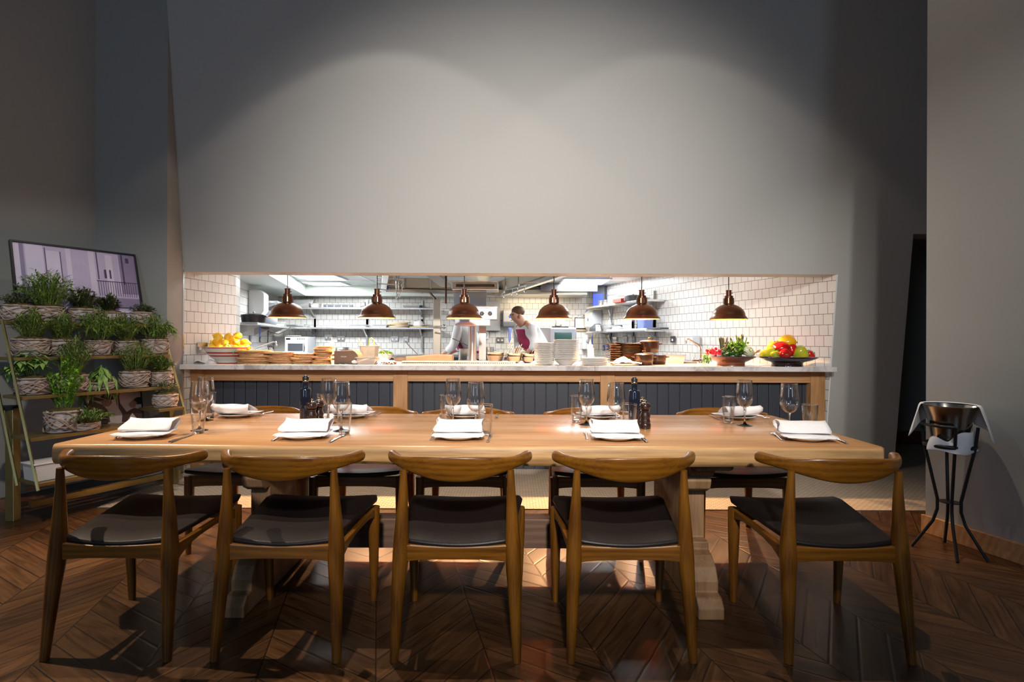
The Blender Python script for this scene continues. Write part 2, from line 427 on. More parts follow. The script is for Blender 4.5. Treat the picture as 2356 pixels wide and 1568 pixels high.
tiled('wall_kitchen_left_near', 'pink lit tiled return wall beside the lemons', (XL,4.885), P1, 0, ZK)
tiled('wall_kitchen_partition_end', 'white tiled end of the return wall beside the lemons', P1, (-2.98,5.95), 0, ZK)
tiled('wall_kitchen_left', 'white tiled kitchen wall behind the paper dispenser shelf', (-3.24,5.96), (lwx(YB),YB), 0, ZK)
tiled('wall_kitchen_back', 'white tiled wall at the back of the kitchen', (lwx(YB),YB), (rwx(YB),YB), 0, ZK)
struct('floor_kitchen', M().bb(-5, 3.2, 6.42, 9.6, -.02, .004), 'grey_plastic', 'grey kitchen floor behind the counter', 'floor')
struct('ceiling_kitchen', M().bb(-5.2, 3.4, 5.14, 9.7, ZK, ZK+.08), 'kitchen_ceiling', 'white panelled kitchen ceiling', 'ceiling')
# boxed-in beams
m = M(); m.prism([(-5,5.96),(-2.75,5.96),(-3.5,9.2),(-5,9.2)], 'z', 1.955, ZK-.002); m.bb(-4.6, -.2, 9.2, 9.45, 1.955, ZK-.002)
struct('beam_1', m, 'bulkhead_paint', 'pale boxed beam under the kitchen ceiling above the shelves', 'beam')
struct('trim_3', M().bb(-1.4, 1.35, 8.96, 9.02, 1.97, 2.1), 'steel_dark', 'grey metal ceiling band in front of the oven hood', 'trim') if False else None
m = M()
for i in range(7):
    m.bb(-4.6+i*1.2, -4.585+i*1.2, 5.2, 9.4, ZK-.008, ZK)
for j in range(7): m.bb(-4.9, 3, 5.4+j*.6, 5.415+j*.6, ZK-.008, ZK)
struct('trim_4', m, 'steel_bright', 'thin metal grid of the kitchen ceiling', 'trim')

# ceiling light panels
def panel(x0, x1, y0, y1, label, watts=0):
    r = thing('ceiling_light', label, 'ceiling light', ((x0+x1)/2,(y0+y1)/2,ZK-.012))
    w, d = x1-x0, y1-y0
    m = M(); 
    for c, s in (((0,-d/2,0),(w,.03,.02)),((0,d/2,0),(w,.03,.02)),((-w/2,0,0),(.03,d,.02)),((w/2,0,0),(.03,d,.02))): m.box(c, s)
    obj('frame', m, 'white_plastic', r)
    obj('diffuser', M().box((0,0,.002), (w-.03,d-.03,.01)), 'panel_light', r)
    l = bpy.data.lights.new('panel_light','AREA'); l.energy = watts; l.shape = 'RECTANGLE'; l.size = w-.04; l.size_y = d-.04; l.color = (.94,.98,1)
    o = bpy.data.objects.new('panel_area_light', l); COL.objects.link(o); o.location = ((x0+x1)/2,(y0+y1)/2,ZK-.020)
panel(-3.1,-2.5,7.62,8.25, 'nearer white light panel over the left of the kitchen', 84)
panel(-3.3,-2.7,8.55,9.05, 'farther white light panel over the left of the kitchen', 22) 
panel(.75,1.45,7.95,8.75, 'white light panel in front of the blue insect lamp', 62)
panel(1.1,1.6,6.3,6.8, 'white light panel near the tiled wall, hidden by the pass soffit', 26)
panel(-2.4,-1.7,5.7,6.3, 'white light panel near the lemons, hidden by the pass soffit', 8)

# the counter of the pass ----------------------------------------------------
ZCT = .98
c0 = thing('pass_counter', 'long kitchen pass counter with oak frame and navy boards', 'counter', (0,5.0,0))
def cobj(name, m, mat, lab=None, **k):
    o = obj(name, m, mat, c0, **k)
    if lab: o['label'] = lab
    return o
cobj('panel', M().bb(-2.82,2.80,.085,.10,0,.93), 'navy_paint')
m = M()
x = -2.80
while x < 2.78:
    m.bb(x+.002, x+.100, .070, .086, .0, .86); x += .104
cobj('tongue_board', m, 'navy_paint', 'navy painted tongue and groove boards', bev=.004, smooth=0)
cobj('rail', M().bb(-2.84,2.84,0,.09,.825,.935), 'oak', 'oak top rail under the marble', bev=.004, smooth=0)
for px in (455, 922, 1398, 1881):
    xx = xat(px, 5.0)
    o = cobj('post', M().bb(xx-.066,xx+.066,-.012 if px not in (455,) else -.012,.10,0,.934), 'oak_upright', 'square oak post', bev=.004, smooth=0)
m = M(); m.prism([(xat(412,4.85),4.84),(xat(1925,4.85),4.84),(xat(1925,4.85),4.93),(XR-.06,4.97),(XR-.42,6.12),(-2.84,6.12),(-2.94,4.97),(xat(412,4.85),4.87)], 'z', ZCT-.045, ZCT)
tag(obj('worktop', m, 'marble', bev=.004, smooth=0), 'white marble worktop along the kitchen pass', 'worktop')
# second worktop at the back wall of the kitchen
b0 = thing('kitchen_bench', 'stainless steel bench along the back wall of the kitchen', 'bench', (0,9.0,0))
obj('bench_top', M().bb(-3.8,.40,-.1,.45,.93,.97), 'steel', b0, bev=.004, smooth=0)
obj('body', M().bb(-3.7,.38,0,.45,0,.93), 'steel_dark', b0, smooth=0)

# ------------------------------------------------------------------ pendant lamps
def lathe2(prof, th, n, c=(0,0,0)):                 # closed shell from an outline
    return prof + [(max(r-th,.0005), z) for r, z in reversed(prof)]
lampY, rimz = 5.22, 1.415
pend = thing('pendant_lamp', 'copper brown pendant lamp', 'pendant lamp', (0,lampY,rimz), 0, 'copper pendant lamps over the pass')
prof = [(.172,0),(.172,.008),(.160,.022),(.150,.034),(.146,.058),(.135,.082),(.113,.107),(.085,.127),(.060,.138),(.046,.143)]
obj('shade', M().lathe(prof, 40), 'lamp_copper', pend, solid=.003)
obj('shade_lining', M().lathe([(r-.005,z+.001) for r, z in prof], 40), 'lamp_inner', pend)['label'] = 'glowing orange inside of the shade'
m = M()
m.lathe([(.046,.142),(.047,.155)], 24); m.lathe([(.042,.200),(.041,.222),(.040,.226),(.030,.228)], 24, cap1=True)
for i in range(8):
    a = i*PI/4; m.box((.044*math.cos(a),.044*math.sin(a),.177), (.010,.028,.052), Euler((0,0,a)))
obj('gallery', m, 'lamp_copper', pend)
m = M().lathe([(.026,.226),(.025,.268),(.027,.270),(.027,.280),(.012,.283)], 20, cap1=True).tube([(.025,0,.25),(.04,0,.252)], .004, 6)
obj('lamp_holder', m, 'lamp_copper', pend)
obj('bulb', M().ball((0,0,.158), (.026,.026,.038), 12, 8).tube([(0,0,.18),(0,0,.215)], .013, 8), 'bulb', pend)
obj('cord', M().tube([(0,0,.28),(0,0,ZK-rimz)], .0048, 8), 'black_plastic', pend)
names = ['copper pendant lamp above the board stacks next to the lemons', 'copper pendant lamp above the brown printer and tubs', 'copper pendant lamp in front of the steel grill knobs',
         'copper pendant lamp hanging above the tall plate stacks', 'copper pendant lamp above the brown casserole pots', 'copper pendant lamp between radish bowl and tiled wall']
pxs = [661,867,1068,1274,1476,1676]
def lamp_light(x, k):
    l = bpy.data.lights.new('lamp', 'SPOT'); l.energy = 190*k; l.color = (1,.54,.24); l.spot_size = math.radians(165); l.spot_blend = .15; l.shadow_soft_size = .012
    o = bpy.data.objects.new('pendant_bulb_light', l); o.location = (x,lampY,rimz+.102); COL.objects.link(o)
for i, (px, lab) in enumerate(zip(pxs, names)):
    x = xat(px, lampY)
    o = pend if i == 0 else dup(pend, (x,lampY,rimz))
    o.location = (x,lampY,rimz); o['label'] = lab
    lamp_light(x, (.55,1,1.15,1.15,.8,.28)[i])

# ------------------------------------------------------------------ dining table
tb = thing('dining_table', 'long solid oak refectory table with rounded waney edge', 'table', (0,2.84,0))
TZ = .75; x0, x1 = -2.03, 1.655; hw = .51
stations = 60
m = M(); rs = []
for i in range(stations+1):
    t = i/stations
    # superellipse rounding of both ends
    xx = x0+(x1-x0)*t
    e = min(xx-x0, x1-xx); rr = .10
    inset = 0 if e > rr else rr-math.sqrt(max(rr*rr-(rr-e)**2,0))
    wob = .006*math.sin(xx*3.1)+.004*math.sin(xx*7.7+1)
    yf, yb = -hw+inset*.9+wob, hw-inset*.9-.006*math.sin(xx*2.3)
    th = .085+.006*math.sin(xx*2.1+.5)
    sh = 0 if e > .03 else (.03-e)*.5
    pr = [(yf+.008,TZ-sh),(yf+.000,TZ-.005-sh),(yf-.005,TZ-.016),(yf-.008,TZ-.04),(yf-.006,TZ-.065),(yf-.001,TZ-th+.010),(yf+.010,TZ-th+sh),
          (yb-.016,TZ-th+sh),(yb-.004,TZ-th+.012),(yb+.006,TZ-.05),(yb+.004,TZ-.02),(yb-.002,TZ-.006-sh),(yb-.012,TZ-sh)]
    rs.append([(xx,y,z) for y, z in pr])
m.rings(rs)
o = obj('tabletop', m, ['table_oak','table_edge'], tb, smooth=35)
for p in o.data.polygons:
    if abs(p.normal.z) < .75: p.material_index = 1
o.data.update()
def trestle(xc, half):
    r = []
    # outline in Y,Z of the shaped trestle, near side to far side
    near = [(-.50,0),(-.50,.05),(-.47,.085),(-.43,.09),(-.43,.135),(-.40,.19),(-.35,.225),(-.31,.235),(-.31,.27)]
    up = [(-.25,.27),(-.25,.50)]
    top = [(-.29,.50),(-.33,.52),(-.345,.56),(-.33,.585),(-.37,.59),(-.39,.62),(-.40,.655)]
    prof = near+up+top
    full = prof+[(-y,z) for y, z in reversed(prof)]
    o = obj('trestle_leg', M().prism(full, 'x', xc-half, xc+half), 'trestle_oak', tb, bev=.006, smooth=0)
trestle(-1.197,.046); trestle(.865,.056)
obj('stretcher_beam', M().bb(-1.152,.81,-.05,.05,.135,.285), 'beam_oak', tb, bev=.004, smooth=0)
for xx in (-1.272,.950): obj('tenon', M().bb(xx-.03,xx+.03,-.03,.03,.17,.25), 'oak', tb, bev=.003, smooth=0)
for xx in (-1.197,.90): obj('cross_bearer', M().bb(xx-.09,xx+.09,-.44,.44,.625,.668), 'trestle_oak', tb, bev=.02, smooth=0)

# ------------------------------------------------------------------ elbow chairs
def make_chair():
    c = thing('dining_chair', 'chair', 'chair', (0,0,0), 0, 'elbow chairs around the oak table')
    # seat pad
    m = M(); rs = []; N = 14
    for j in range(11):
        t = j/10; y = -.205+.475*t; w = .200+.066*t
        if t > .9: w -= .02*(t-.9)/.1
        row = []
        for side in (1,-1):
            for i in range(N+1):
                s = -1+2*i/N if side > 0 else 1-2*i/N
                zt = .447+.034*t+.014*s*s-.012*(1-s*s)*math.sin(PI*min(1,t*1.1))
                edge = max(abs(s)**6, abs(2*t-1)**8)
                zz = zt-.016*edge if side > 0 else zt-.046+.010*edge
                yy = y - (.018*(1-s*s) if t < .3 else 0)*(1-t/.3 if t<.3 else 0) + (.012*(1-s*s)*max(0,(t-.7)/.3))
                row.append((s*w*(1 if side>0 else .985), yy, zz))
        rs.append(row)
    m.rings(rs)
    obj('seat', m, 'leather', c, smooth=50, bev=.007)
    # backrest with curled horns
    m = M(); rs = []; K = 32
    for i in range(K+1):
        t = -1+2*i/K; a = abs(t)
        x = .285*math.sin(t*1.12)/math.sin(1.12)*(1-.02*a)
        y = -.262+.185*a**2.3
        zt = .772-.011*math.exp(-((a-.70)/.26)**2)+(-.005 if a > .98 else 0)
        zt -= .006*a
        k = max(0, 1-(a/.80)**2)
        zb = .714-.046*(.5+.5*math.cos(PI*min(1,a/.88)))**.9
        if a > .98: zb += .005
        th = .0105+.010*a**1.5
        lean = -.016*k
        cz, hz = (zt+zb)/2, (zt-zb)/2
        tang = Vector((1, .185*2.3*(a**1.3)*(1 if t>0 else -1)/.285, 0)).normalized(); nrm = Vector((-tang.y,tang.x,0))
        ring = []
        for q in range(12):
            an = q*2*PI/12; cs, sn = math.cos(an), math.sin(an)
            e = lambda v_: math.copysign(abs(v_)**.75, v_)
            ring.append(Vector((x,y,cz)) + nrm*(e(cs)*th) + Vector((0,lean*e(sn),e(sn)*hz)))
        rs.append(ring)
    m.rings(rs)
    obj('backrest', m, 'chair_wood', c, smooth=60, sub=1)
    for s in (-1,1):
        o = obj('leg', M().tube([(s*.230,-.252,0),(s*.226,-.243,.10),(s*.219,-.226,.27),(s*.215,-.216,.36),(s*.213,-.211,.42),(s*.210,-.210,.52),(s*.206,-.212,.62),(s*.204,-.216,.71)], [.0160,.0195,.026,.0305,.030,.024,.0175,.0125], 12), 'chair_wood_upright', c, smooth=60)
        obj('leg', M().tube([(s*.240,.232,0),(s*.242,.228,.15),(s*.243,.223,.33),(s*.243,.221,.435)], [.0150,.020,.0255,.0265], 12), 'chair_wood_upright', c, smooth=60)
        # side rail: deep at the back leg, arching up to the front
        top = [(-.20+.42*k/8, .415+.02*k/8) for k in range(9)]
        bot = [(-.20,.335),(-.17,.362),(-.12,.385),(-.05,.398),(.04,.405),(.12,.405),(.18,.395),(.22,.375)]
        pl = top+bot[::-1]
        mm = M(); A = []; B = []
        for y, z in pl:
            xx = s*(.218+(y+.2)*.06)
            A.append(mm.v((xx-.011,y,z))); B.append(mm.v((xx+.011,y,z)))
        mm.face(A); mm.face(B[::-1])
        for i in range(len(A)): mm.face([A[i],A[(i+1)%len(A)],B[(i+1)%len(A)],B[i]])
        obj('side_rail', mm, 'chair_wood_side', c, smooth=0, bev=.004)
    for nm, y, x, zt, zb in (('back_rail',-.215,.212,.428,.366),('front_rail',.225,.243,.438,.378)):
        top = [(-x+2*x*k/10, zt-(.010 if y<0 else .004)*(1-((k-5)/5)**2)) for k in range(11)]
        bot = [(-x+2*x*k/10, zb-.012*(abs(k-5)/5)**4+.004) for k in range(11)]
        obj(nm, M().prism(top+bot[::-1], 'y', y-.011, y+.011), 'chair_wood', c, smooth=0, bev=.004)
    return c
chair = make_chair()
front = [(-1.515,0,'brown elbow chair with black seat beside the plant shelving, back to us'), (-.878,-.01,'elbow chair, back to us, in front of the near mills and oil bottle by printer side'),
         (-.207,0,'middle elbow chair on the near side, back to us'), (.450,.015,'elbow chair, back to us, next to the trestle on the near side'), (1.270,0,'elbow chair nearest the wine bucket stand, back to us')]
front[1] = (-.878,-.01,'second elbow chair from the plant shelving, back to us')
front[3] = (.450,.015,'elbow chair with its back to us between the middle one and the end one')
for i, (x, rz, lab) in enumerate(front):
    o = chair if i == 0 else dup(chair, (x,2.285,0), rz)
    o.location = (x,2.285,0); o.rotation_euler.z = rz; o['label'] = lab
back = [(-1.57,'far side elbow chair nearest the plant shelving, facing us'), (-.87,'far side elbow chair just right of the trestle with stretcher, facing us'), (-.27,'middle elbow chair on the far side, facing us'),
        (.485,'far side elbow chair left of the bare trestle leg, facing us'), (1.31,'far side elbow chair at the end near the wine bucket, facing us')]
for x, lab in back: dup(chair, (x,3.28,0), PI, lab)

# ------------------------------------------------------------------ table setting
def z_at(p): return Vector((p.x,p.y,TZ))
prof = [(.060,0),(.066,.001),(.070,.004),(.085,.009),(.108,.018),(.1085,.020),(.106,.0205),(.084,.0125),(.070,.008),(0,.007)]
def mk_plate(name='dinner_plate'):
    return obj(name, M().lathe(prof, 48, cap0=True), 'white_ceramic')
plate0 = mk_plate()
# napkin: a flat fold with a loose roll along one edge
def mk_napkin():
    m = M()
    prof = [(-.082,.021),(-.04,.0225),(0,.0235),(.045,.025),(.072,.030),(.086,.044),(.085,.062),(.070,.074),(.046,.074),(.022,.065),(.004,.050),(-.010,.038),(-.020,.031)]
    low = [(.070,.026),(.03,.0215),(-.02,.0195),(-.088,.0185)]
    rs = []
    nseg = 10
    for i in range(nseg+1):
        s = -1+2*i/nseg
        row = []
        for k, (y, z) in enumerate(prof):
            wv = .0025*math.sin(s*5+k*.7)
            xw = .108+.006*math.sin(k*1.3)+(.006 if k in (0,1) else 0)
            row.append((s*xw+.004*math.sin(k), y+wv, z+.0015*math.sin(s*4+k)+.006*abs(s)**4*(1 if k in (4,5,6,7) else 0)))
        rs.append(row)
    m.rings(rs, closed=False, caps=False)
    rs = []
    for i in range(nseg+1):
        s = -1+2*i/nseg
        rs.append([(s*(.112-.004*k), y+.002*math.sin(s*4), z) for k, (y, z) in enumerate(low)])
    m.rings(rs, closed=False, caps=False)
    return obj('napkin', m, 'linen', smooth=60, solid=.0028)
nap0 = mk_napkin()
def mk_fork():
    m = M()
    pts = [(0,-.095,.003),(0,-.06,.004),(0,-.01,.007),(0,.03,.010),(0,.045,.008)]
    m.tube(pts, [.0065,.0055,.0032,.0030,.006], 8, .42)
    m.ball((0,.052,.007), (.0115,.012,.0022), 10, 6)
    for x in (-.0095,-.0032,.0032,.0095): m.tube([(x,.054,.0065),(x,.075,.006),(x*1.02,.099,.010)], [.0019,.0018,.0010], 6, .8)
    return obj('fork', m, 'silverware', smooth=60)
def mk_knife():
    m = M()
    m.tube([(0,-.11,.005),(0,-.08,.006),(0,-.02,.005),(0,-.005,.004)], [.0070,.0068,.0050,.0045], 8, .6)
    m.prism([(-.0045,-.006),(.006,-.006),(.0095,.05),(.0085,.085),(.0020,.108),(-.0045,.09)], 'z', .0032, .0048)
    return obj('knife', m, 'silverware', smooth=35)
fork0, knife0 = mk_fork(), mk_knife()
# wine glass, closed double wall; stem and foot are solid
def mk_wine():
    r = thing('wine_glass', 'wine glass', 'wine glass', group='wine glasses on the oak table')
    out = [(.0065,.098),(.020,.103),(.034,.118),(.043,.140),(.0455,.158),(.044,.182),(.040,.212),(.0375,.243)]
    inn = [(r_-.0012, z) for r_, z in out[1:]]
    prof = out+[(.0366,.2436)]+inn[::-1][1:]+[(.004,.104)]
    obj('bowl', M().lathe(prof, 36, cap1=True), 'thin_glass', r, smooth=70)
    obj('rim', M().lathe([(.0380,.2425),(.0376,.2445),(.0366,.2445),(.0362,.2425)], 36, close=True), 'glass', r)
    obj('stem', M().lathe([(.040,0),(.0402,.0015),(.030,.004),(.012,.009),(.0055,.016),(.0040,.035),(.0038,.075),(.0050,.090),(.0085,.099)], 24, cap0=True, cap1=True), 'glass', r, smooth=70)
    return r
def mk_tumbler():
    r = thing('tumbler', 'tumbler', 'tumbler', group='water tumblers on the oak table')
    n = 36
    def wob(a, z): return 1+(.035*max(0,math.cos(9*a)) if .015 < z < .098 else 0)
    out = [(.0225,.0),(.0245,.003),(.0262,.016),(.0300,.06),(.0335,.097),(.0350,.104),(.0362,.146)]
    obj('facets', M().lathe(out+[(r_-.0022, z) for r_, z in out[::-1] if z > .01]+[(.001,.016)], n, cap0=True, wob=wob), 'thin_glass', r, smooth=30)
    obj('rim', M().lathe([(.0365,.1445),(.0360,.1470),(.0345,.1470),(.0340,.1445)], n, close=True), 'glass', r)
    obj('base', M().lathe([(.0222,.0008),(.0240,.003),(.0248,.013),(.001,.0145)], n, cap0=True, cap1=True), 'glass', r)
    return r
wine0, tum0 = mk_wine(), mk_tumbler()
used = {}
def place(src, loc, rz, label, group):
    k = src.name
    if k not in used: used[k] = 1; o = src; o.location = loc; o.rotation_euler = (0,0,rz)
    else: o = dup(src, loc, rz)
    return tag(o, label, src.get('category'), group)
plate0['category'] = 'plate'; nap0['category'] = 'napkin'; fork0['category'] = 'fork'; knife0['category'] = 'knife'
SEAT = ['near side, plant shelf end', 'near side, second place from the plants', 'near side, middle place', 'near side, second place from the wine bucket', 'near side, wine bucket end',
        'far side, plant shelf end', 'far side, second place from the plants', 'far side, middle place', 'far side, second place from the wine bucket', 'far side, wine bucket end']
nearx = [337,701,1056,1417,1853]; farx = [548,812,1072,1376,1695]
plates = []
for i, px in enumerate(nearx): plates.append(Vector((xat(px,2.51), 2.51, TZ)))
for i, px in enumerate(farx): plates.append(Vector((xat(px,3.20), 3.20, TZ)))
nrz = [.10,.05,.0,-.05,-.16, PI-.10,PI-.05,PI,PI+.06,PI+.16]
for i, p in enumerate(plates):
    place(plate0, p, 0, 'white dinner plate under a napkin, '+SEAT[i], 'plates laid on the oak table')
    place(nap0, p+Vector((0,0,.002)), nrz[i], 'white napkin folded and rolled on a plate, '+SEAT[i], 'napkins on the plates')
def lay(src, pa, pb, label, group, z=TZ+.0005):      # pa: handle end, pb: tip end (pixels on the table top)
    A, B = on(*pa, TZ), on(*pb, TZ); d = B-A
    place(src, Vector(((A.x+B.x)/2,(A.y+B.y)/2,z)), math.atan2(-d.x, d.y), label, group)
forks = [((250,1021),(300,985)),((613,1022),(668,992)),((986,1022),(1004,990)),((1354,1021),(1344,989)),((1814,1021),(1766,991)),
         ((632,946),(590,958)),((877,949),(857,960)),((1144,951),(1142,965)),((1420,951),(1427,965)),((1738,955),(1764,963))]
knives = [((382,1022),(452,996)),((751,1022),(803,995)),((1120,1022),(1131,995)),((1492,1022),(1466,996)),((1949,1021),(1905,1002)),
          ((486,960),(520,949)),((770,961),(782,950)),((1010,962),(1014,951)),((1322,962),(1318,951)),((1661,968),(1627,953))]
for i, (a_, b_) in enumerate(forks):
    lay(fork0, a_, b_, 'steel fork beside the napkin, '+SEAT[i], 'forks on the oak table')
for i, (a_, b_) in enumerate(knives):
    lay(knife0, a_, b_, 'steel knife beside the napkin, '+SEAT[i], 'knives on the oak table')
wines = [(460,2.70,),(786,2.70),(1095,2.70),(1418,2.70),(1817,2.70),(474,3.03),(757,2.96),(1043,2.95),(1350,2.94),(1714,2.93)]
tums = [(457,2.62),(793,2.62),(1118,2.60),(1449,2.66),(1864,2.66),(482,3.14),(744,3.07),(1027,3.05),(1327,3.04),(1677,3.02)]
for i, (px, Y) in enumerate(wines): place(wine0, Vector((xat(px,Y),Y,TZ)), 0, 'empty stemmed wine glass, '+SEAT[i], 'wine glasses on the oak table')
for i, (px, Y) in enumerate(tums): place(tum0, Vector((xat(px,Y),Y,TZ)), .3*i, 'empty ribbed water tumbler, '+SEAT[i], 'water tumblers on the oak table')
# oil bottles and mills
def bottle(loc, label):
    r = thing('oil_bottle', label, 'bottle', loc, 0, 'dark oil bottles')
    obj('body', M().lathe([(.026,0),(.0285,.004),(.0285,.192),(.026,.199),(.0165,.204),(.0155,.212),(.0142,.238),(.0142,.243)], 28, cap0=True, cap1=True), 'dark_glass', r)
    obj('collar', M().lathe([(.0152,.236),(.0158,.238),(.0158,.242),(.0152,.244)], 24, cap0=True, cap1=True), 'brass_knob', r)
    obj('cap', M().lathe([(.0160,.2442),(.0160,.258),(.0150,.262),(.010,.2625),(.010,.266),(.007,.269)], 24, cap0=True, cap1=True), 'black_plastic', r)
    return r
bottle(on(703,982,TZ), 'tall dark oil bottle standing by the near left pepper mills')['label'] = 'tall dark oil bottle in front of the mills at the second place'
bottle(on(1459,988,TZ), 'dark oil bottle with gold collar behind the far tumbler')['label'] = 'dark oil bottle with a visible gold collar by the fourth place'
def mill(loc, label, s=1.0):
    r = thing('pepper_mill', label, 'mill', loc, 0, 'dark wooden salt and pepper mills'); r.scale = (s,s,s)
    obj('body', M().lathe([(.028,0),(.029,.003),(.029,.024),(.0255,.029),(.0275,.034),(.0275,.038),(.024,.048),(.0235,.052),(.0265,.060),(.0265,.066),(.021,.080),(.0205,.086),(.0240,.090),(.0240,.093),(.0195,.096)], 28, cap0=True, cap1=True), 'mill_wood', r)
    obj('head', M().lathe([(.0195,.0965),(.0250,.101),(.0290,.111),(.0285,.121),(.0225,.130),(.010,.134)], 28, cap0=True, cap1=True), 'mill_wood', r)
    obj('knob', M().lathe([(.005,.134),(.004,.138),(.008,.141),(.008,.145),(.004,.1475)], 16, cap0=True, cap1=True), 'brass_knob', r)
mill(on(717,983,TZ), 'nearer dark wooden mill beside the second place bottle')
mill(on(733,978,TZ), 'farther dark wooden mill tucked behind its pair by the second place')
mill(on(1484,985,TZ), 'nearer dark wooden mill beside the gold collared bottle')
mill(on(1478,975,TZ), 'farther dark wooden mill peeking out behind the gold collared bottle')
# ------------------------------------------------------------------ on the pass worktop
def ct(px, Y, z=ZCT): return Vector((xat(px,Y),Y,z))
def single(name, m, mat, label, cat, loc=(0,0,0), group=None, rz=0, **k):
    o = obj(name, m, mat, loc=loc, **k); o.rotation_euler.z = rz
    return tag(o, label, cat, group)
def ell(rx, ry, h, n=26, seed=0, wob=.03):
    r_ = random.Random(seed); ph = [r_.uniform(0,6) for _ in range(3)]
    pts = []
    for i in range(n):
        a = 2*PI*i/n; k = 1+wob*math.sin(2*a+ph[0])+wob*.6*math.sin(3*a+ph[1])
        pts.append((rx*k*math.cos(a), ry*k*math.sin(a)))
    return M().prism(pts, 'z', 0, h)
# ramekins, saucer, cloth at the lemon end
c = ct(443,5.12)
single('saucer', M().lathe([(.05,0),(.06,.002),(.098,.014),(.096,.015),(.05,.005),(0,.005)], 32, cap0=True), 'white_ceramic', 'white saucer under the small grey ramekins', 'saucer', c)
rk = M().lathe([(.040,0),(.046,.004),(.050,.030),(.050,.034),(.047,.034),(.043,.006),(0,.006)], 24, cap0=True)
r0 = single('ramekin', rk, 'grey_ceramic', 'small grey ramekin stacked on the saucer beside the lemons', 'ramekin', c+Vector((0,0,.006)), 'ramekins in one stack')
for i in range(1,5): dup(r0, c+Vector((.002*math.sin(i*2),0,.006+i*.015)))
m = M(); rs = []
for i in range(9):
    t = -1+i/4; rs.append([(t*.09, y, .012+.014*math.cos(y*30+i)+.012*(1-abs(t))) for y in [-.05+.0125*j for j in range(9)]])
m.rings(rs, closed=False, caps=False)
single('cloth', m, 'linen', 'crumpled white cloth on the worktop beside the ramekins', 'cloth', ct(475,5.06), smooth=60, solid=.006)
# striped bowl of lemons
lb = thing('fruit_bowl', 'cream bowl with dark red bands holding lemons', 'bowl', ct(526,5.12))
R_ = [(.098,0),(.100,.012),(.112,.030),(.150,.060),(.182,.095),(.200,.128),(.208,.148),(.214,.152)]
def seg(z0, z1):
    pts = []
    for k in range(7):
        z = z0+(z1-z0)*k/6
        for (ra,za),(rb,zb) in zip(R_, R_[1:]):
            if za <= z <= zb: pts.append((ra+(rb-ra)*(z-za)/(zb-za), z)); break
    return pts
obj('bowl', M().lathe(R_+[(.205,.154),(.192,.130),(.140,.065),(.08,.03),(0,.028)], 56, cap0=True), 'cream_ceramic', lb, smooth=60)
for z0, z1 in ((0.0005,.008),(.066,.078),(.094,.108),(.144,.1515)):
    o = obj('band', M().lathe([(r+.0012,z) for r, z in seg(z0,z1)], 56), 'red_glaze', lb, smooth=60); o['label'] = 'dark red glazed band'
lem = M().lathe([(0,-.050),(.006,-.047),(.014,-.040),(.027,-.026),(.034,-.008),(.034,.008),(.028,.026),(.014,.040),(.008,.046),(.006,.052),(0,.054)], 18)
lem0 = single('lemon', lem, 'lemon_skin', 'yellow lemon heaped in the striped bowl', 'lemon', (0,0,0), 'lemons in the striped bowl', smooth=60)
lpos = [(488,804,-.02),(507,806,-.10),(522,804,-.11),(540,806,-.10),(566,803,-.02),(553,806,-.08),(500,789,.02),(518,794,-.03),(543,792,-.02),(563,792,.05),(502,778,.06),(526,779,.05),(547,776,.03),(532,788,.09),(493,797,.10)]
for i, (px, py, dy) in enumerate(lpos):
    p = at(px, py-4, 5.12+dy)
    rot = (rnd.uniform(.6,2.2), rnd.uniform(-.5,.5), rnd.uniform(0,6))
    if i == 0: lem0.location = p; lem0.rotation_euler = rot; o = lem0
    else: o = dup(lem0, p, rot=rot)
    k = rnd.uniform(.98,1.16); o.scale = (k,k,k)
for px, py in ((517,802),(547,800),(522,790)):
    mm = M(); mm.leaf(Vector((0,0,0)), Vector((rnd.uniform(-1,1),-.4,-.6)), Vector((0,0,1)), .07, .03)
    single('lemon_leaf', mm, 'leaf_bright', 'green leaf between the lemons', 'leaf', at(px,py,4.99), 'leaves among the lemons', smooth=0, solid=.001)
# wooden serving boards in four stacks
def boards(px, Y, n, rx, ry, h, total, label, group, seed):
    r_ = random.Random(seed); z = ZCT
    protos = [single('serving_board', ell(rx,ry,h,28,seed+i,.03), 'board_wood', label, 'board', (0,0,-9), group, smooth=0, bev=.003) for i in range(2)]
    for i in range(n):
        p = Vector((xat(px,Y)+r_.uniform(-.022,.022), Y+r_.uniform(-.02,.02), z))
        src = protos[i % 2]
        if i < 2: o = src; o.location = p
        else: o = dup(src, p)
        o.rotation_euler.z = r_.uniform(-.25,.25)+(PI if r_.random() > .5 else 0)
        z += h+.0008
boards(590,5.06,6,.150,.11,.0200,.12,'round wooden serving board in the stack touching the lemon bowl','boards stacked next to the lemons',1)
boards(648,5.08,6,.140,.10,.0175,.11,'wooden serving board in the second stack from the lemons','boards in the second stack',2)
boards(700,5.06,5,.108,.09,.0185,.09,'wooden serving board in the short low stack before the small block stack','boards in the low short stack',3)
boards(744,5.04,9,.086,.075,.0175,.16,'small thick wooden board in the tall narrow stack beside the printer','boards in the tall narrow stack',4)
# squeeze bottle
def squeeze(loc, label, h=.2, mt='cream_ceramic'):
    r = thing('squeeze_bottle', label, 'bottle', loc)
    obj('body', M().lathe([(.030,0),(.032,.004),(.032,h*.62),(.026,h*.68),(.026,h*.7)], 20, cap0=True, cap1=True), mt, r)
    obj('nozzle', M().lathe([(.028,h*.7),(.028,h*.76),(.012,h*.80),(.004,h)], 20, cap0=True, cap1=True), mt, r)
squeeze(ct(764,5.45), 'cream squeeze bottle behind the tall narrow board stack', .25)
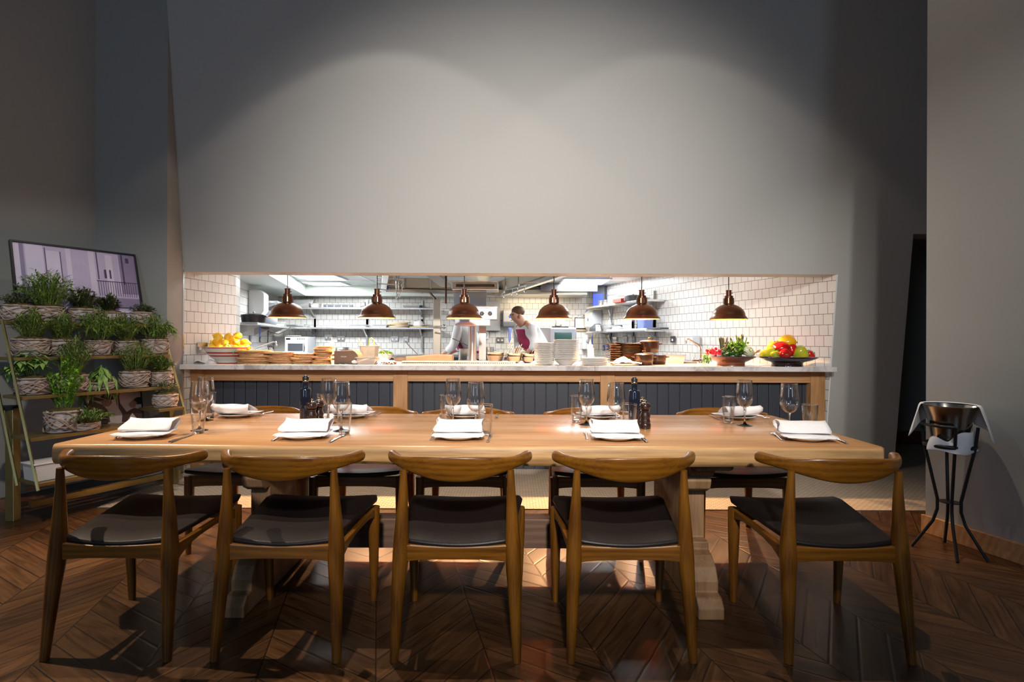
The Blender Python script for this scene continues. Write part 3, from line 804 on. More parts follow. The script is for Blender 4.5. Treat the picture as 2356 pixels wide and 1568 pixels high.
# receipt printer
pr = thing('receipt_printer', 'brown grey receipt printer with curved lid on the worktop', 'printer', ct(797,5.10), -.05)
pf = [(-.09,0),(.09,0),(.09,.09),(.07,.125),(.03,.142),(-.09,.142)]
m = M(); prof_ = [(-.118,0),(.118,0),(.118,.045),(.112,.085),(.085,.125),(.06,.135),(-.118,.128)]
m.prism([(-.092,0),(.092,0),(.092,.128),(-.092,.122)], 'y', -.07, .07)
m2 = M(); m2.prism([(.04,0),(.14,0),(.14,.06),(.13,.09),(.105,.118),(.08,.130),(.04,.130)], 'y', -.066, .072)
obj('body', m, 'printer_plastic', pr, bev=.006, smooth=0)
obj('cover', m2, 'printer_plastic', pr, bev=.006, smooth=0)
obj('paper_slot', M().box((0,-.01,.129),(.13,.03,.008)), 'black_plastic', pr)
def text(name, body, size, mat, parent, loc, rot):
    cu = bpy.data.curves.new(name, 'FONT'); cu.body = body; cu.size = size; cu.extrude = .0004; cu.align_x = 'CENTER'; cu.align_y = 'CENTER'
    tmp = bpy.data.objects.new(name, cu); COL.objects.link(tmp)
    dg = bpy.context.evaluated_depsgraph_get(); me = bpy.data.meshes.new_from_object(tmp.evaluated_get(dg))
    bpy.data.objects.remove(tmp); o = bpy.data.objects.new(name, me); COL.objects.link(o)
    me.materials.clear(); me.materials.append(MATS[mat]); o.parent = parent; o.location = loc; o.rotation_euler = rot
    return o
text('lettering', 'EPSON', .017, 'white_plastic', pr, (0,-.0708,.068), (PI/2,0,0))
gl_ = thing('spectacles', 'folded dark spectacles lying in front of the printer', 'spectacles', ct(785,4.97))
for s in (-1,1): obj('lens_ring', M().lathe([(.020,0),(.022,.003),(.020,.006),(.018,.003)], 16, (s*.026,0,.001), close=True), 'black_plastic', gl_)
obj('arms', M().tube([(-.046,0,.005),(-.046,.04,.006),(.03,.05,.006)], .0025, 6), 'black_plastic', gl_)
# spoon and plastic tubs
single('serving_spoon', M().ball((0,0,.02),(.035,.05,.018),14,8).tube([(.02,.03,.022),(.10,.09,.05)], .008, 8), 'white_ceramic', 'white serving spoon propped beside the low plastic tub', 'spoon', ct(818,5.0), smooth=60)
def tub(px, Y, w, d, h, label, mt='tub_plastic', name='food_tub', z=ZCT):
    r = thing(name, label, 'tub', ct(px,Y,z))
    m = M(); t = .004; k = .86
    o_ = [(-w*k,-d*k,0),(w*k,-d*k,0),(w*k,d*k,0),(-w*k,d*k,0)]; T = [(-w,-d,h),(w,-d,h),(w,d,h),(-w,d,h)]
    i_ = [(x*.95,y*.95,z_) for x, y, z_ in T]; b_ = [(x*.94,y*.94,t) for x, y, z_ in o_]
    vs = [[m.v(p) for p in q] for q in (o_,T,i_,b_)]
    m.face(vs[0][::-1]); m.face(vs[3])
    for A, B in zip(vs, vs[1:]):
        for i in range(4): m.face([A[i],A[(i+1)%4],B[(i+1)%4],B[i]])
    obj('body', m, mt, r, bev=.004, smooth=0)
    obj('rim', M().bb(-w-.008,w+.008,-d-.008,-d+.004,h-.005,h+.002).bb(-w-.008,w+.008,d-.004,d+.008,h-.005,h+.002).bb(-w-.008,-w+.004,-d,d,h-.005,h+.002).bb(w-.004,w+.008,-d,d,h-.005,h+.002), mt, r, smooth=0)
    return r
tub(846,5.03,.088,.07,.062,'low clear plastic tub in front, glowing under the lamp')
tub(850,5.25,.075,.07,.165,'tall clear plastic tub of utensils behind the low tub')
single('wooden_spoon', M().tube([(0,0,0),(-.05,0,.16),(-.075,0,.215)],[.006,.007,.013],8,.6), 'board_wood', 'wooden spoon handle sticking out of the tall tub', 'spoon', ct(843,5.25,ZCT+.02), smooth=60)
single('tongs', M().tube([(0,0,0),(.0,0,.16),(.01,0,.22),(.03,0,.235),(.05,0,.21),(.05,0,.16),(.045,0,.02)], .004, 6), 'leaf_bright', 'green handled tongs standing in the tall tub', 'tongs', ct(848,5.27,ZCT+.01), smooth=60)
m = M(); rs = []
for i in range(13):
    a = i/12; rs.append([(.16*(a-.5)+.01*math.sin(j), .10*(j/10-.5), max(.004,.05*math.exp(-((a-.45)**2+(j/10-.5)**2)*9)+.012*math.sin(i*1.9+j*1.3)+.008)) for j in range(11)])
m.rings(rs, closed=False, caps=False)
single('cloth', m, 'linen', 'crumpled white cloth glowing under the second lamp', 'cloth', ct(888,5.03), smooth=60, solid=.006)
# herb bowl behind
hb = thing('herb_bowl', 'white bowl of chopped green herbs behind the tubs', 'bowl', at(884,812,6.0), 0); hb.location.z = ZCT
obj('bowl', M().lathe([(.05,0),(.06,.01),(.115,.075),(.112,.075),(.055,.015),(0,.012)], 32, cap0=True), 'white_ceramic', hb)
m = M()
for i in range(150):
    a, q = rnd.uniform(0,6.28), rnd.random()**.5*.095
    m.leaf(Vector((q*math.cos(a),q*math.sin(a),.06+.035*(1-(q/.095)**2))), Vector((rnd.uniform(-1,1),rnd.uniform(-1,1),rnd.uniform(.1,.9))), Vector((0,0,1)), .035, .018)
o = obj('herbs', m, 'leaf_bright', hb, smooth=0); o['kind'] = 'stuff'
# frying pans with steel handles up
def pan(px, Y, r, rz, label, hl=.24, z=ZCT, tilt=.9):
    g = thing('frying_pan', label, 'pan', ct(px,Y,z), rz)
    obj('body', M().lathe([(r*.8,0),(r*.88,.006),(r,.045),(r-.004,.045),(r*.85,.008),(0,.006)], 32, cap0=True), 'steel_dark', g)
    obj('handle', M().tube([(-r*.97,0,.035),(-r-.05,0,.06),(-r-.05-hl*.45,0,.06+hl*.45*tilt),(-r-.05-hl*.7,0,.06+hl*.75*tilt)], [.008,.010,.012,.012], 8, .5), 'steel_bright', g, smooth=60)
pan(935,5.85,.14,.15,'frying pan with a raised steel handle behind the herb bowl')
pan(992,5.92,.10,-.25,'second frying pan with a raised steel handle before the tiled back wall',.22)
# stone slab
single('slicing_block', M().prism([(-.235,0),(.235,0),(.235,.078),(.10,.080),(-.03,.078),(-.12,.062),(-.235,.060)],'y',-.09,.09), 'slab_stone', 'marbled brown stone block lying behind the slotted tray', 'block', ct(990,5.60), bev=.008, smooth=0)
single('chef_knife', M().prism([(-.12,-.012),(.0,-.012),(.0,.012),(-.12,.010)],'z',.004,.022).prism([(0,-.014),(.19,-.006),(.2,.0),(.0,.02)],'z',.011,.014), 'dark_bowl_wood', 'dark handled knife lying on the worktop by the slotted tray', 'knife', ct(912,5.0), rz=.05)
# slotted tray
st = thing('slotted_tray', 'long pale slotted tray glowing on the worktop under the third lamp', 'tray', ct(1054,5.0))
obj('tray', M().bb(-.53,.53,-.08,.08,.0,.012).bb(-.53,.53,.07,.085,.012,.03), 'white_ceramic', st, bev=.003, smooth=0)
m = M()
for i in range(52): m.box((-.50+i*.0196,-.01,.016),(.010,.11,.009))
obj('slats', m, 'steel_dark', st, smooth=0)
# mixing bowls and cutlery
def mbowl(px, Y, r, h, label, n=1, z=ZCT):
    for i in range(n):
        s = 1-.03*i
        single('mixing_bowl', M().lathe([(r*.45,0),(r*.55,.004),(r*.85,h*.4),(r,h),(r*1.02,h+.002),(r*1.02,h-.001),(r*.97,h*.98),(r*.82,h*.42),(r*.5,.008),(0,.006)], 36, cap0=True), 'steel_dark' if i == 0 else 'steel', label if n == 1 else label+(', lower of the nested pair' if i == 0 else ', upper of the nested pair'), 'bowl', ct(px+i,Y,z+i*.028), 'steel mixing bowls', smooth=60)
mbowl(1141,5.45,.092,.075,'steel mixing bowl beside the steel column',2)
mbowl(1183,5.40,.078,.068,'steel bowl holding upright cutlery',2)
mbowl(1214,5.43,.062,.062,'small steel bowl touching the first plate stack',2)
def utensil(name, label, px, py, px2, py2, Y, mt='steel_dark', head=.018):
    A, B = at(px,py,Y), at(px2,py2,Y+.02)
    d = (B-A)
    m = M().tube([(0,0,0), d*.75, d*.86, d], [.003,.0035,head*.6,head*.4], 8, .5)
    single(name, m, mt, label, name.split('_')[-1], A, 'utensils standing in steel bowls', smooth=60)
for k, q in enumerate([(1160,817,1177,780),(1164,817,1180,790),(1156,818,1172,797)]): utensil('serving_spoon','steel serving spoon leaning out of the bowl by the column',*q,5.43)
for k, q in enumerate([(1182,815,1188,797),(1186,815,1196,793),(1190,815,1201,790),(1188,817,1199,799),(1192,816,1205,800),(1180,815,1178,800),(1194,817,1209,803)]): utensil('table_fork','fork standing among the upright cutlery in the steel bowl',*q,5.42,head=.014)
for k, q in enumerate([(1206,815,1203,805),(1222,815,1226,806)]): utensil('tea_spoon','small spoon standing in the little steel bowl by the plates',*q,5.44,head=.012)
# plates in stacks
def pstack(px, Y, n, r, dz, label, group, z0=0, name='stacked_plate', mt='white_ceramic'):
    p = M().lathe([(r*.55,0),(r*.62,.001),(r*.97,.0045),(r,.0060),(r,.0092),(r*.97,.0095),(r*.6,.0045),(0,.0045)], 40, cap0=True)
    o = single(name, p, mt, label, 'plate', ct(px,Y,ZCT+z0), group, smooth=50)
    for i in range(1,n): dup(o, ct(px,Y,ZCT+z0+i*dz)+Vector((rnd.uniform(-.003,.003),rnd.uniform(-.003,.003),0)), rnd.uniform(0,6))
pstack(1252,5.06,22,.094,.0094,'white side plate in the slightly shorter of the two tall stacks','side plates in a tall stack')
bw = M().lathe([(.055,0),(.06,.004),(.10,.035),(.118,.044),(.116,.046),(.095,.036),(.055,.008),(0,.007)], 36, cap0=True)
b0_ = single('pasta_bowl', bw, 'white_ceramic', 'white wide bowl at the foot of the tallest plate stack', 'bowl', ct(1302,5.06), 'bowls under the tallest plate stack', smooth=50)
for i in (1,2): dup(b0_, ct(1302,5.06,ZCT+i*.010))
pstack(1302,5.06,21,.118,.0086,'white dinner plate in the tallest plate stack','dinner plates in the tallest stack', .055)
pstack(1368,5.06,8,.122,.0082,'white plate in the low stack beside the gratin dishes','plates in the low stack')
# grater, bottle
single('box_grater', M().box((0,0,.075),(.075,.055,.15),None,.82), 'steel_bright', 'upright steel box grater behind the low plate stack', 'grater', ct(1359,5.35), bev=.003, smooth=0)
squeeze(ct(1358,5.6), 'pale squeeze bottle with brown top behind the grater', .24, 'white_plastic')
# gratin dishes
def gratin(px, Y, n, label):
    out = []
    for i in range(34):
        a = 2*PI*i/34; cx, cy = math.cos(a), math.sin(a); k = 1+.10*abs(cx)**6
        out.append((cx*k, cy))
    m = M(); rs = []
    for s, z in ((.72,0),(.78,.003),(.93,.020),(1.06,.024),(1.06,.028),(.92,.025),(.74,.008)):
        rs.append([(x*.125*s, y*.09*s, z+(.012*abs(x)**4 if s > .9 else 0)) for x, y in out])
    m.rings(rs)
    o = single('gratin_dish', m, 'gratin_brown', label, 'dish', ct(px,Y), 'brown gratin dishes in a stack', smooth=50)
    for i in range(1,n): dup(o, ct(px,Y,ZCT+i*.0145)+Vector((0,0,0)), rnd.uniform(-.03,.03))
gratin(1447,5.30,13,'brown eared gratin dish in the stack before the casserole pots')
# small skillet stack
m = M().lathe([(.045,0),(.05,.003),(.062,.022),(.060,.022),(.046,.005),(0,.005)], 24, cap0=True).tube([(-.058,0,.02),(-.085,0,.026),(-.10,0,.022)], [.006,.008,.006], 6, .5)
o = single('small_skillet', m, 'cast_brown', 'small brown cast iron skillet in the stack beside the gratin dishes', 'skillet', ct(1417,5.22), 'small skillets in a stack', smooth=50)
for i in range(1,9): dup(o, ct(1417+rnd.uniform(-1.5,1.5),5.22,ZCT+i*.0215), rnd.uniform(-.5,.5))
# casseroles
def casserole(px, Y, r, h, label, z=ZCT, lid=True, mt='cast_brown'):
    g = thing('casserole_pot', label, 'pot', ct(px,Y,z))
    obj('body', M().lathe([(r*.86,0),(r*.93,.006),(r,h*.55),(r,h),(r-.006,h),(r-.008,.01),(0,.008)], 36, cap0=True), mt, g)
    for s in (-1,1): obj('handle', M().tube([(s*r*.97,-.03,h*.82),(s*(r+.022),-.022,h*.84),(s*(r+.022),.022,h*.84),(s*r*.97,.03,h*.82)], .006, 8), mt, g, smooth=60)
    if lid:
        l_ = obj('lid', M().lathe([(r+.003,h+.0005),(r+.003,h+.008),(r*.9,h+.016),(r*.3,h+.022),(0,h+.023)], 36, cap0=True), mt, g)
        obj('knob', M().lathe([(.006,h+.023),(.006,h+.034),(.017,h+.040),(.014,h+.047),(0,h+.048)], 16, cap0=True), 'brass_knob', l_)
    return g
casserole(1481,5.08,.088,.09,'brown lidded casserole pot in front, beside the napkin heap')
casserole(1512,5.30,.085,.085,'dark brown casserole pot without knob under the upper pot', lid=False)
casserole(1494,5.26,.092,.098,'upper brown lidded casserole pot stacked on the others', z=ZCT+.115)
m = M(); rs = []
for i in range(15):
    a = i/14; rs.append([(.26*(a-.5)+.008*math.sin(j*1.1), .12*(j/10-.5), .004+max(0,.055*math.exp(-((a-.42)**2*14+(j/10-.5)**2*7)))+.006*(1+math.sin(i*1.7+j*1.9))) for j in range(11)])
m.rings(rs, closed=False, caps=False)
single('cloth', m, 'linen', 'bright white cloth heaped on a flat plate before the gratin dishes', 'cloth', ct(1440,4.98,ZCT+.012), smooth=60, solid=.006)
single('flat_plate', M().lathe([(.09,0),(.12,.004),(.125,.010),(.09,.006),(0,.006)], 36, cap0=True), 'white_ceramic', 'flat white plate under the bright cloth heap', 'plate', ct(1440,4.99), smooth=50)
# gastronorm box, sink tap
def pan_box(px, Y, z, w, d, h, label, mt='steel', name='steel_container', loc=None, rz=0):
    r = tub(px, Y, w, d, h, label, mt, name, z); r['category'] = 'container'
    if loc is not None: r.location = loc
    r.rotation_euler.z = rz; return r
pan_box(1551,5.55,ZCT,.095,.06,.085,'steel food container on the worktop beside the casserole pots', 'steel_bright')
def tap(loc, pts, label, knobs=True):
    g = thing('mixer_tap', label, 'tap', loc)
    obj('spout', M().tube(pts, .0105, 10), 'chrome', g, smooth=60)
    obj('base', M().lathe([(.022,0),(.022,.02),(.014,.035),(.012,.05)], 20, cap0=True, cap1=True).box((0,0,.02),(.16,.03,.02)), 'chrome', g)
    for s in (-1,1): obj('tap_handle', M().lathe([(.012,.03),(.014,.045),(.016,.055),(.010,.06)], 12, (s*.065,0,0), cap0=True, cap1=True), 'chrome', g)
tap(ct(1612,5.70), [(0,0,.03),(0,0,.14),(-.008,-.0,.17),(-.03,0,.19),(-.125,0,.245),(-.14,0,.246),(-.150,0,.232),(-.152,0,.20)], 'chrome swivel tap beside the radish bowl')
single('sink_rim', M().bb(-.16,.02,-.1,.1,0,.012), 'steel_dark', 'dark steel sink rim between container and tap', 'sink', ct(1592,5.62), bev=.003)
tap(at(588,806,6.1)*1.0, [(0,0,.02),(0,0,.10),(.01,0,.125),(.04,0,.14),(.21,0,.20),(.235,0,.20),(.247,0,.185),(.247,0,.15)], 'chrome swivel tap behind the lemon bowl')
bpy.data.objects['mixer_tap.001'].location = ct(585,6.0)
# vegetable platters
def platter(px, Y, r, h, body, inner, label, foot):
    g = thing('footed_platter', label, 'platter', ct(px,Y))
    obj('body', M().lathe([(foot,0),(foot*.97,.026),(foot*1.02,.036),(r*.72,h*.55),(r*.97,h-.012),(r,h-.004)], 56, cap0=True), body, g, smooth=60)
    obj('rim_glaze', M().lathe([(r,h-.004),(r+.004,h),(r-.004,h+.003),(r*.8,h-.016),(r*.4,.05),(0,.045)], 56), inner, g, smooth=60)['label'] = 'dark blue glazed inside and rim'
platter(1682,5.08,.222,.088,'dark_bowl_wood','cobalt_glaze','copper brown footed platter with blue rim holding radishes and greens',.125)
platter(1811,5.02,.262,.086,'dark_glaze','cobalt_glaze','dark blue footed platter heaped with peppers',.135)
# peppers
def pep_fn(p):
    a = math.atan2(p[1],p[0]); r = math.hypot(p[0],p[1]); k = 1+.13*math.cos(4*a)*(.4+.6*abs(p[2]))
    z = p[2]-(.45*(1-r)**2 if p[2] > 0 else -.25*(1-r)**2)
    tp = 1-.16*(p[2] < 0)*abs(p[2])
    return (p[0]*k*tp, p[1]*k*tp, z)
def pepper(px, py, Y, mt, r, lab, rot, long=1.1):
    g = thing('bell_pepper', lab, 'pepper', at(px,py,Y)); g.rotation_euler = rot
    obj('flesh', M().ball((0,0,0),(r,r,r*long),28,16,None,pep_fn), mt, g, smooth=70)
    obj('stem', M().tube([(0,0,r*long*.50),(0,0,r*long*.72),(r*.1,0,r*long*1.0)],[.013,.007,.006],8), 'leek_green', g, smooth=60)
pepper(1811,788,5.02,'pepper_yellow',.072,'orange yellow pepper lying on top of the heap',(1.5,.2,1.4),1.25)
pepper(1797,803,4.97,'pepper_red',.072,'long red pepper under the yellow one, facing the lemon end',(1.4,.3,1.5),1.25)
pepper(1818,804,5.0,'pepper_red',.066,'red pepper under the yellow one, toward the tiled wall',(1.5,.5,-.9),1.2)
pepper(1805,815,4.88,'pepper_red',.052,'small red pepper with its stem end facing us',(1.62,.1,0),.95)
pepper(1841,812,4.96,'pepper_green',.072,'wrinkled green yellow pepper beside the last red pepper',(1.1,.5,.9),1.1)
pepper(1863,817,4.99,'pepper_red',.046,'red pepper at the wall end of the dark platter',(.9,.4,.5),1.1)
pepper(1768,812,4.98,'pepper_green',.050,'long green pepper slanting at the near end of the heap',(1.0,.85,.3),1.9)
pepper(1783,817,4.92,'pepper_green',.044,'small green yellow pepper in front at the platter edge',(1.4,.5,.2),1.2)
pepper(1778,797,5.06,'pepper_green',.050,'pale green pepper behind the red peppers',(.5,.2,.9),1.2)
pepper(1786,792,5.10,'pepper_red',.036,'small dark red pepper peeking out behind the heap',(.2,.2,.4),1.1)
# radishes, asparagus, courgettes, fennel, celery leaves, roots
rad0 = None
for i in range(26):
    px = 1638+rnd.gauss(0,10); py = 810+rnd.gauss(0,6)
    px = min(1656,max(1618,px)); py = min(817,max(797,py))
    loc = at(px,py,4.93+rnd.uniform(-.03,.06)); rot = (rnd.uniform(1.0,2.2),rnd.uniform(-.5,.5),rnd.uniform(-1.0,1.0)+PI)
    if rad0 is None:
        rad0 = thing('radish','red radish with a white tip in the bunch on the copper brown platter','radish',loc,0,'radishes in the bunch')
        obj('root', M().lathe([(0,-.020),(.008,-.018),(.0125,-.006),(.0125,.008),(.009,.018)],12), 'radish_red', rad0, smooth=60)
        obj('tip', M().lathe([(.0088,.0182),(.006,.026),(.002,.034),(0,.046)],12,cap0=True), 'fennel_white', rad0, smooth=60)['label'] = 'white root tip'
        o = rad0
    else: o = dup(rad0, loc)
    o.rotation_euler = rot
m = M()
for i in range(34): m.leaf(Vector((rnd.uniform(-.025,.03),rnd.uniform(-.03,.03),rnd.uniform(-.02,.02))), Vector((rnd.uniform(-.6,.4),-.5,rnd.uniform(-1.2,.1))), Vector((0,0,1)), .05, .022, .6)
tag(obj('radish_leaves', m, 'leaf_sage', loc=at(1625,818,4.86), smooth=0), 'yellow green radish leaves hanging over the copper platter rim', 'leaves', kind='stuff')
for i in range(18):
    side = i % 2; bx = 1652+rnd.uniform(0,18) if side == 0 else 1694+rnd.uniform(-6,12)
    p = at(bx, 808, 5.10+rnd.uniform(-.03,.06)); d = Vector(((-.35+rnd.uniform(-.25,.9)) if side==0 else rnd.uniform(-.35,.45), .1, 1)).normalized()*rnd.uniform(.10,.145)
    if side: d *= 1.15
    single('asparagus_spear', M().tube([(0,0,-.05), d*.6, d*.8, d*.92, d*1.05],[.0065,.007,.0085,.0075,.001],8), 'asparagus', 'asparagus spear standing up '+('behind the radishes' if side==0 else 'behind the courgettes and celery'), 'asparagus', p, 'asparagus behind the radishes' if side==0 else 'asparagus behind the courgettes', smooth=60)
for k, (xa,ya,xb,yb,Y,lab) in enumerate([(1662,812,1686,791,4.99,'steepest of the dark courgettes next to the asparagus'),(1670,816,1690,797,4.95,'dark courgette slanting across the middle of the copper platter'),(1658,808,1678,796,5.04,'dark courgette tucked behind the others near the radishes'),(1664,818,1698,810,4.92,'courgette lying low along the front rim'),(1690,818,1712,807,4.93,'short courgette lying in front of the celery')]):
    A, B = at(xa,ya,Y), at(xb,yb,Y+.03); d = B-A
    g = thing('courgette', lab, 'courgette', A)
    obj('body', M().tube([(0,0,0), d*.06, d*.3, d*.7, d*.9], [.010,.017,.019,.017,.012], 12), 'courgette', g, smooth=60)
    obj('stem', M().tube([d*.9, d*1.02],[.009,.008],8), 'leek_green', g)
fn = thing('fennel_bulb','white fennel bulb at the tiled wall end of the copper platter','fennel',at(1722,808,4.97)); fn.rotation_euler = (0,-.9,.2)
obj('bulb', M().ball((0,0,0),(.046,.038,.060),18,12), 'fennel_white', fn, smooth=70)
for s in (-1,0,1): obj('stalk', M().tube([(s*.016,0,.045),(s*.03,0,.10),(s*.045,0,.14)],[.012,.010,.008],8), 'leek_green', fn, smooth=60)
for i, (dx, dz) in enumerate(((-.05,.14),(-.02,.15),(.02,.13),(-.07,.10))):
    single('celery_stalk', M().tube([(0,0,-.03),(dx*.5,0,dz*.5),(dx+.01,0,dz)],[.010,.010,.006],8,.6), 'leek_green', 'bright green celery stalk standing before the fennel', 'celery', at(1705+i*3,808,5.02), 'celery stalks', smooth=60)
m = M()
for i in range(150):
    m.leaf(Vector((rnd.gauss(0,.04),rnd.gauss(0,.03),rnd.gauss(.01,.028))), Vector((rnd.uniform(-1,1),rnd.uniform(-1,.4),rnd.uniform(-.4,1))), Vector((0,0,1)), .045, .022, .4)
tag(obj('celery_leaves', m, 'leaf_bright', loc=at(1697,803,4.98), smooth=0), 'fresh green celery leaves in the middle of the copper platter', 'leaves', kind='stuff')
for k in range(4):
    single('parsnip_root', M().tube([(0,0,0),(.03,0,.012+.008*k),(.07,0,.02+.012*k)],[.008,.006,.001],8), 'root_tan', 'thin tan root tip poking past the fennel bulb', 'root', at(1733,813+k*1.2,4.99), 'root tips past the fennel', smooth=60)
# the steel column in the middle with its heated box
gz = thing('gantry', 'steel gantry column carrying a box and grill over the pass', 'gantry', ct(1087,6.0))
obj('column', M().lathe([(.055,0),(.055,.012),(.046,.013),(.046,.40)], 28, cap0=True, cap1=True), 'steel', gz)
obj('box', M().bb(-.185,.20,-.12,.14,.385,.455), 'steel_bright', gz, bev=.004, smooth=0)
obj('side_plate', M().bb(.06,.14,.20,.24,0,.40), 'steel', gz, smooth=0)
sg = thing('salamander_grill', 'steel salamander grill with two black knobs above the gantry box', 'grill', ct(1092,6.15,0)); sz = 1.437
obj('control_panel', M().bb(.02,.255,-.16,.16,sz,sz+.125), 'steel', sg, bev=.003, smooth=0)
for xx in (.09,.18): obj('knob', M().lathe([(.024,0),(.024,.012),(.019,.022),(.017,.026)], 20, cap0=True, cap1=True), 'black_plastic', sg, loc=(xx,-.16,sz+.065), rot=(PI/2,0,0))
obj('body', M().bb(-.24,.02,-.10,.16,sz,sz+.10).bb(-.24,.26,-.14,.14,sz+.125,sz+.150), 'steel', sg, bev=.003, smooth=0)
obj('back_panel', M().bb(-.24,.13,.02,.05,sz+.15,sz+.32), 'steel', sg, smooth=0)
m = M().bb(-.245,.265,-.14,.16,sz+.325,sz+.425)
obj('hood_box', m, 'steel', sg, bev=.008, smooth=0)
obj('slot', M().bb(-.20,.225,-.146,-.13,sz+.352,sz+.392), 'black_metal', sg, bev=.015, smooth=0)
# ------------------------------------------------------------------ kitchen behind the pass
# stove post with a pot filler tap
p_ = at(1006,740,6.6)
g = thing('steel_post', 'square steel post with a swing tap beside the grill', 'post', (p_.x,6.6,0))
obj('post', M().bb(-.044,.044,-.04,.04,.90,1.70), 'steel_hood', g, bev=.003, smooth=0)
obj('brace', M().tube([(-.02,0,1.70),(-.09,0,1.78)], .014, 8), 'steel_dark', g)
obj('swing_tap', M().tube([(-.04,-.05,1.365),(.08,-.06,1.365),(.10,-.06,1.37)], .014, 10).tube([(.05,-.06,1.36),(.045,-.06,1.29),(-.02,-.06,1.30)], .010, 8).ball((.09,-.06,1.37), .026, 10, 8), 'chrome', g, smooth=60)
cr = thing('cooking_range', 'steel cooking range behind the pass counter', 'range', (0,7,0))
obj('body', M().bb(-1.3,.55,-.35,.4,0,.90), 'steel_dark', cr, smooth=0)
obj('hob_top', M().bb(-1.32,.57,-.4,.42,.90,.93), 'steel', cr, smooth=0)
def stockpot(px, Y, r, h, label, z=.93):
    g = thing('stock_pot', label, 'pot', (xat(px,Y),Y,z))
    obj('body', M().lathe([(r*.97,0),(r,.006),(r,h),(r+.006,h+.003),(r-.003,h),(r-.004,.01),(0,.008)], 28, cap0=True), 'steel', g)
    for s in (-1,1): obj('handle', M().tube([(s*r,-.03,h*.8),(s*(r+.03),-.02,h*.8),(s*(r+.03),.02,h*.8),(s*r,.03,h*.8)], .005, 6), 'steel', g)
stockpot(1124,6.85,.068,.19,'tall steel stock pot between column and mixing bowls')
stockpot(1068,6.75,.07,.17,'steel stock pot left of the steel column, before the chef with hidden head')
single('ladle', M().tube([(0,0,0),(-.06,0,.035),(-.19,0,.09)],[.006,.005,.006],6), 'steel', 'long steel ladle handle leaning out of the pot beside the column', 'ladle', at(1076,795,6.75), smooth=60)
# dangling oven: canopy hood
hd = thing('extractor_hood', 'big stainless steel extractor hood over the cooking range', 'hood', (0,0,0))
FL, FR, BR, BL = Vector((-1.42,5.95,1.93)), Vector((.66,5.95,1.93)), Vector((-.13,8.9,1.93)), Vector((-1.98,8.2,1.93))
cen = (FL+FR+BR+BL)/4
m = M()
Q = [FL,FR,BR,BL]
for i in range(4):
    a_, b_ = Q[i], Q[(i+1)%4]
    ia, ib = a_+(cen-a_)*.07, b_+(cen-b_)*.07
    up = Vector((0,0,.055))
    lo = [m.v(x) for x in (a_,b_,ib,ia)]; hi = [m.v(x+up) for x in (a_,b_,ib,ia)]
    m.face(lo); m.face(hi[::-1])
    for k in range(4): m.face([lo[k],lo[(k+1)%4],hi[(k+1)%4],hi[k]])
obj('rim', m, 'steel_bright', hd, smooth=0)
m = M(); T = [cen+(q-cen)*.55+Vector((0,0,.5)) for q in Q]; Bq = [cen+(q-cen)*.97+Vector((0,0,.05)) for q in Q]
for i in range(4): m.poly([Bq[i],Bq[(i+1)%4],T[(i+1)%4],T[i]])
m.poly(T[::-1])
obj('canopy', m, 'steel_hood', hd, smooth=0, solid=.004)
# grease filters in a ridge, each with its own baffles
for s, x0_, lab in ((-1,-.98,''),(1,-.42,'')):
    m = M()
    for k in range(13):
        m.box((x0_+s*(k-6)*.012, 6.9+.075*k*0, 2.02), (.006,1.3,.20), Euler((0,s*.75,0)))
    obj('grease_filter', m, 'steel', hd, smooth=0)
obj('seam_strip', M().bb(-1.60,-1.585,8.0,8.02,1.97,2.12).bb(-1.22,-1.2,8.05,8.07,1.97,2.12), 'steel', hd, smooth=0)
obj('back_plate', M().prism([(-1.95,1.985),(-.86,1.985),(-1.02,2.125),(-1.95,2.125)],'y',8.06,8.075), 'steel_hood', hd, smooth=0)
stk = thing('notice_sticker', 'small blue notice sticker on the hood beside the second lamp', 'sticker', at(886,663,8.045))
obj('plate', M().bb(-.045,.045,0,.004,-.036,.036), 'blue_plastic', stk, smooth=0)
obj('print', M().bb(-.012,.028,-.002,0,-.026,.002).bb(-.032,.034,-.002,0,.010,.022), 'white_plastic', stk, smooth=0)
# hanging rails with hooks
def rail(name, label, pts, drops):
    g = thing(name, label, 'rail', (0,0,0))
    obj('bar', M().tube(pts, .008, 8), 'chrome', g, smooth=60)
    for d in drops:
        a_ = Vector(d)
        obj('hook', M().tube([a_, a_+Vector((.006,0,-.03)), a_+Vector((-.012,0,-.06)), a_+Vector((.004,0,-.09)), a_+Vector((.02,0,-.075))], .0055, 6), 'chrome', g, smooth=60)
    return g
A = at(880,661,6.4); B = at(912,667,6.4)
g = rail('utensil_rail','chrome utensil rail with hooks hanging near the second lamp',[at(866,638,6.4), at(928,643,6.6)],[at(926,645,6.6),at(927,652,6.6)])
obj('bar', M().tube([at(868,652,6.3), at(918,655,6.5)], .007, 8).tube([at(868,664,6.2), at(912,670,6.4)], .007, 8).tube([at(912,632,6.4), at(912,674,6.4)], .008, 8).tube([at(918,632,6.5), at(918,668,6.5)], .008, 8), 'chrome', g, smooth=60)
for q in ((912,672,6.4),(914,676,6.4),(918,664,6.5),(920,668,6.5)):
    a_ = at(*q); obj('hook', M().tube([a_, a_+Vector((.006,0,-.03)), a_+Vector((-.012,0,-.06)), a_+Vector((.006,0,-.08))], .0055, 6), 'chrome', g, smooth=60)
g = rail('utensil_rail','chrome utensil rail with hooks hanging near the fourth lamp',[at(1152,681,6.9), at(1162,667,6.7), at(1210,657,6.3)],[at(q[0],q[1],6.6) for q in ((1160,670),(1178,664),(1190,662),(1207,657))])
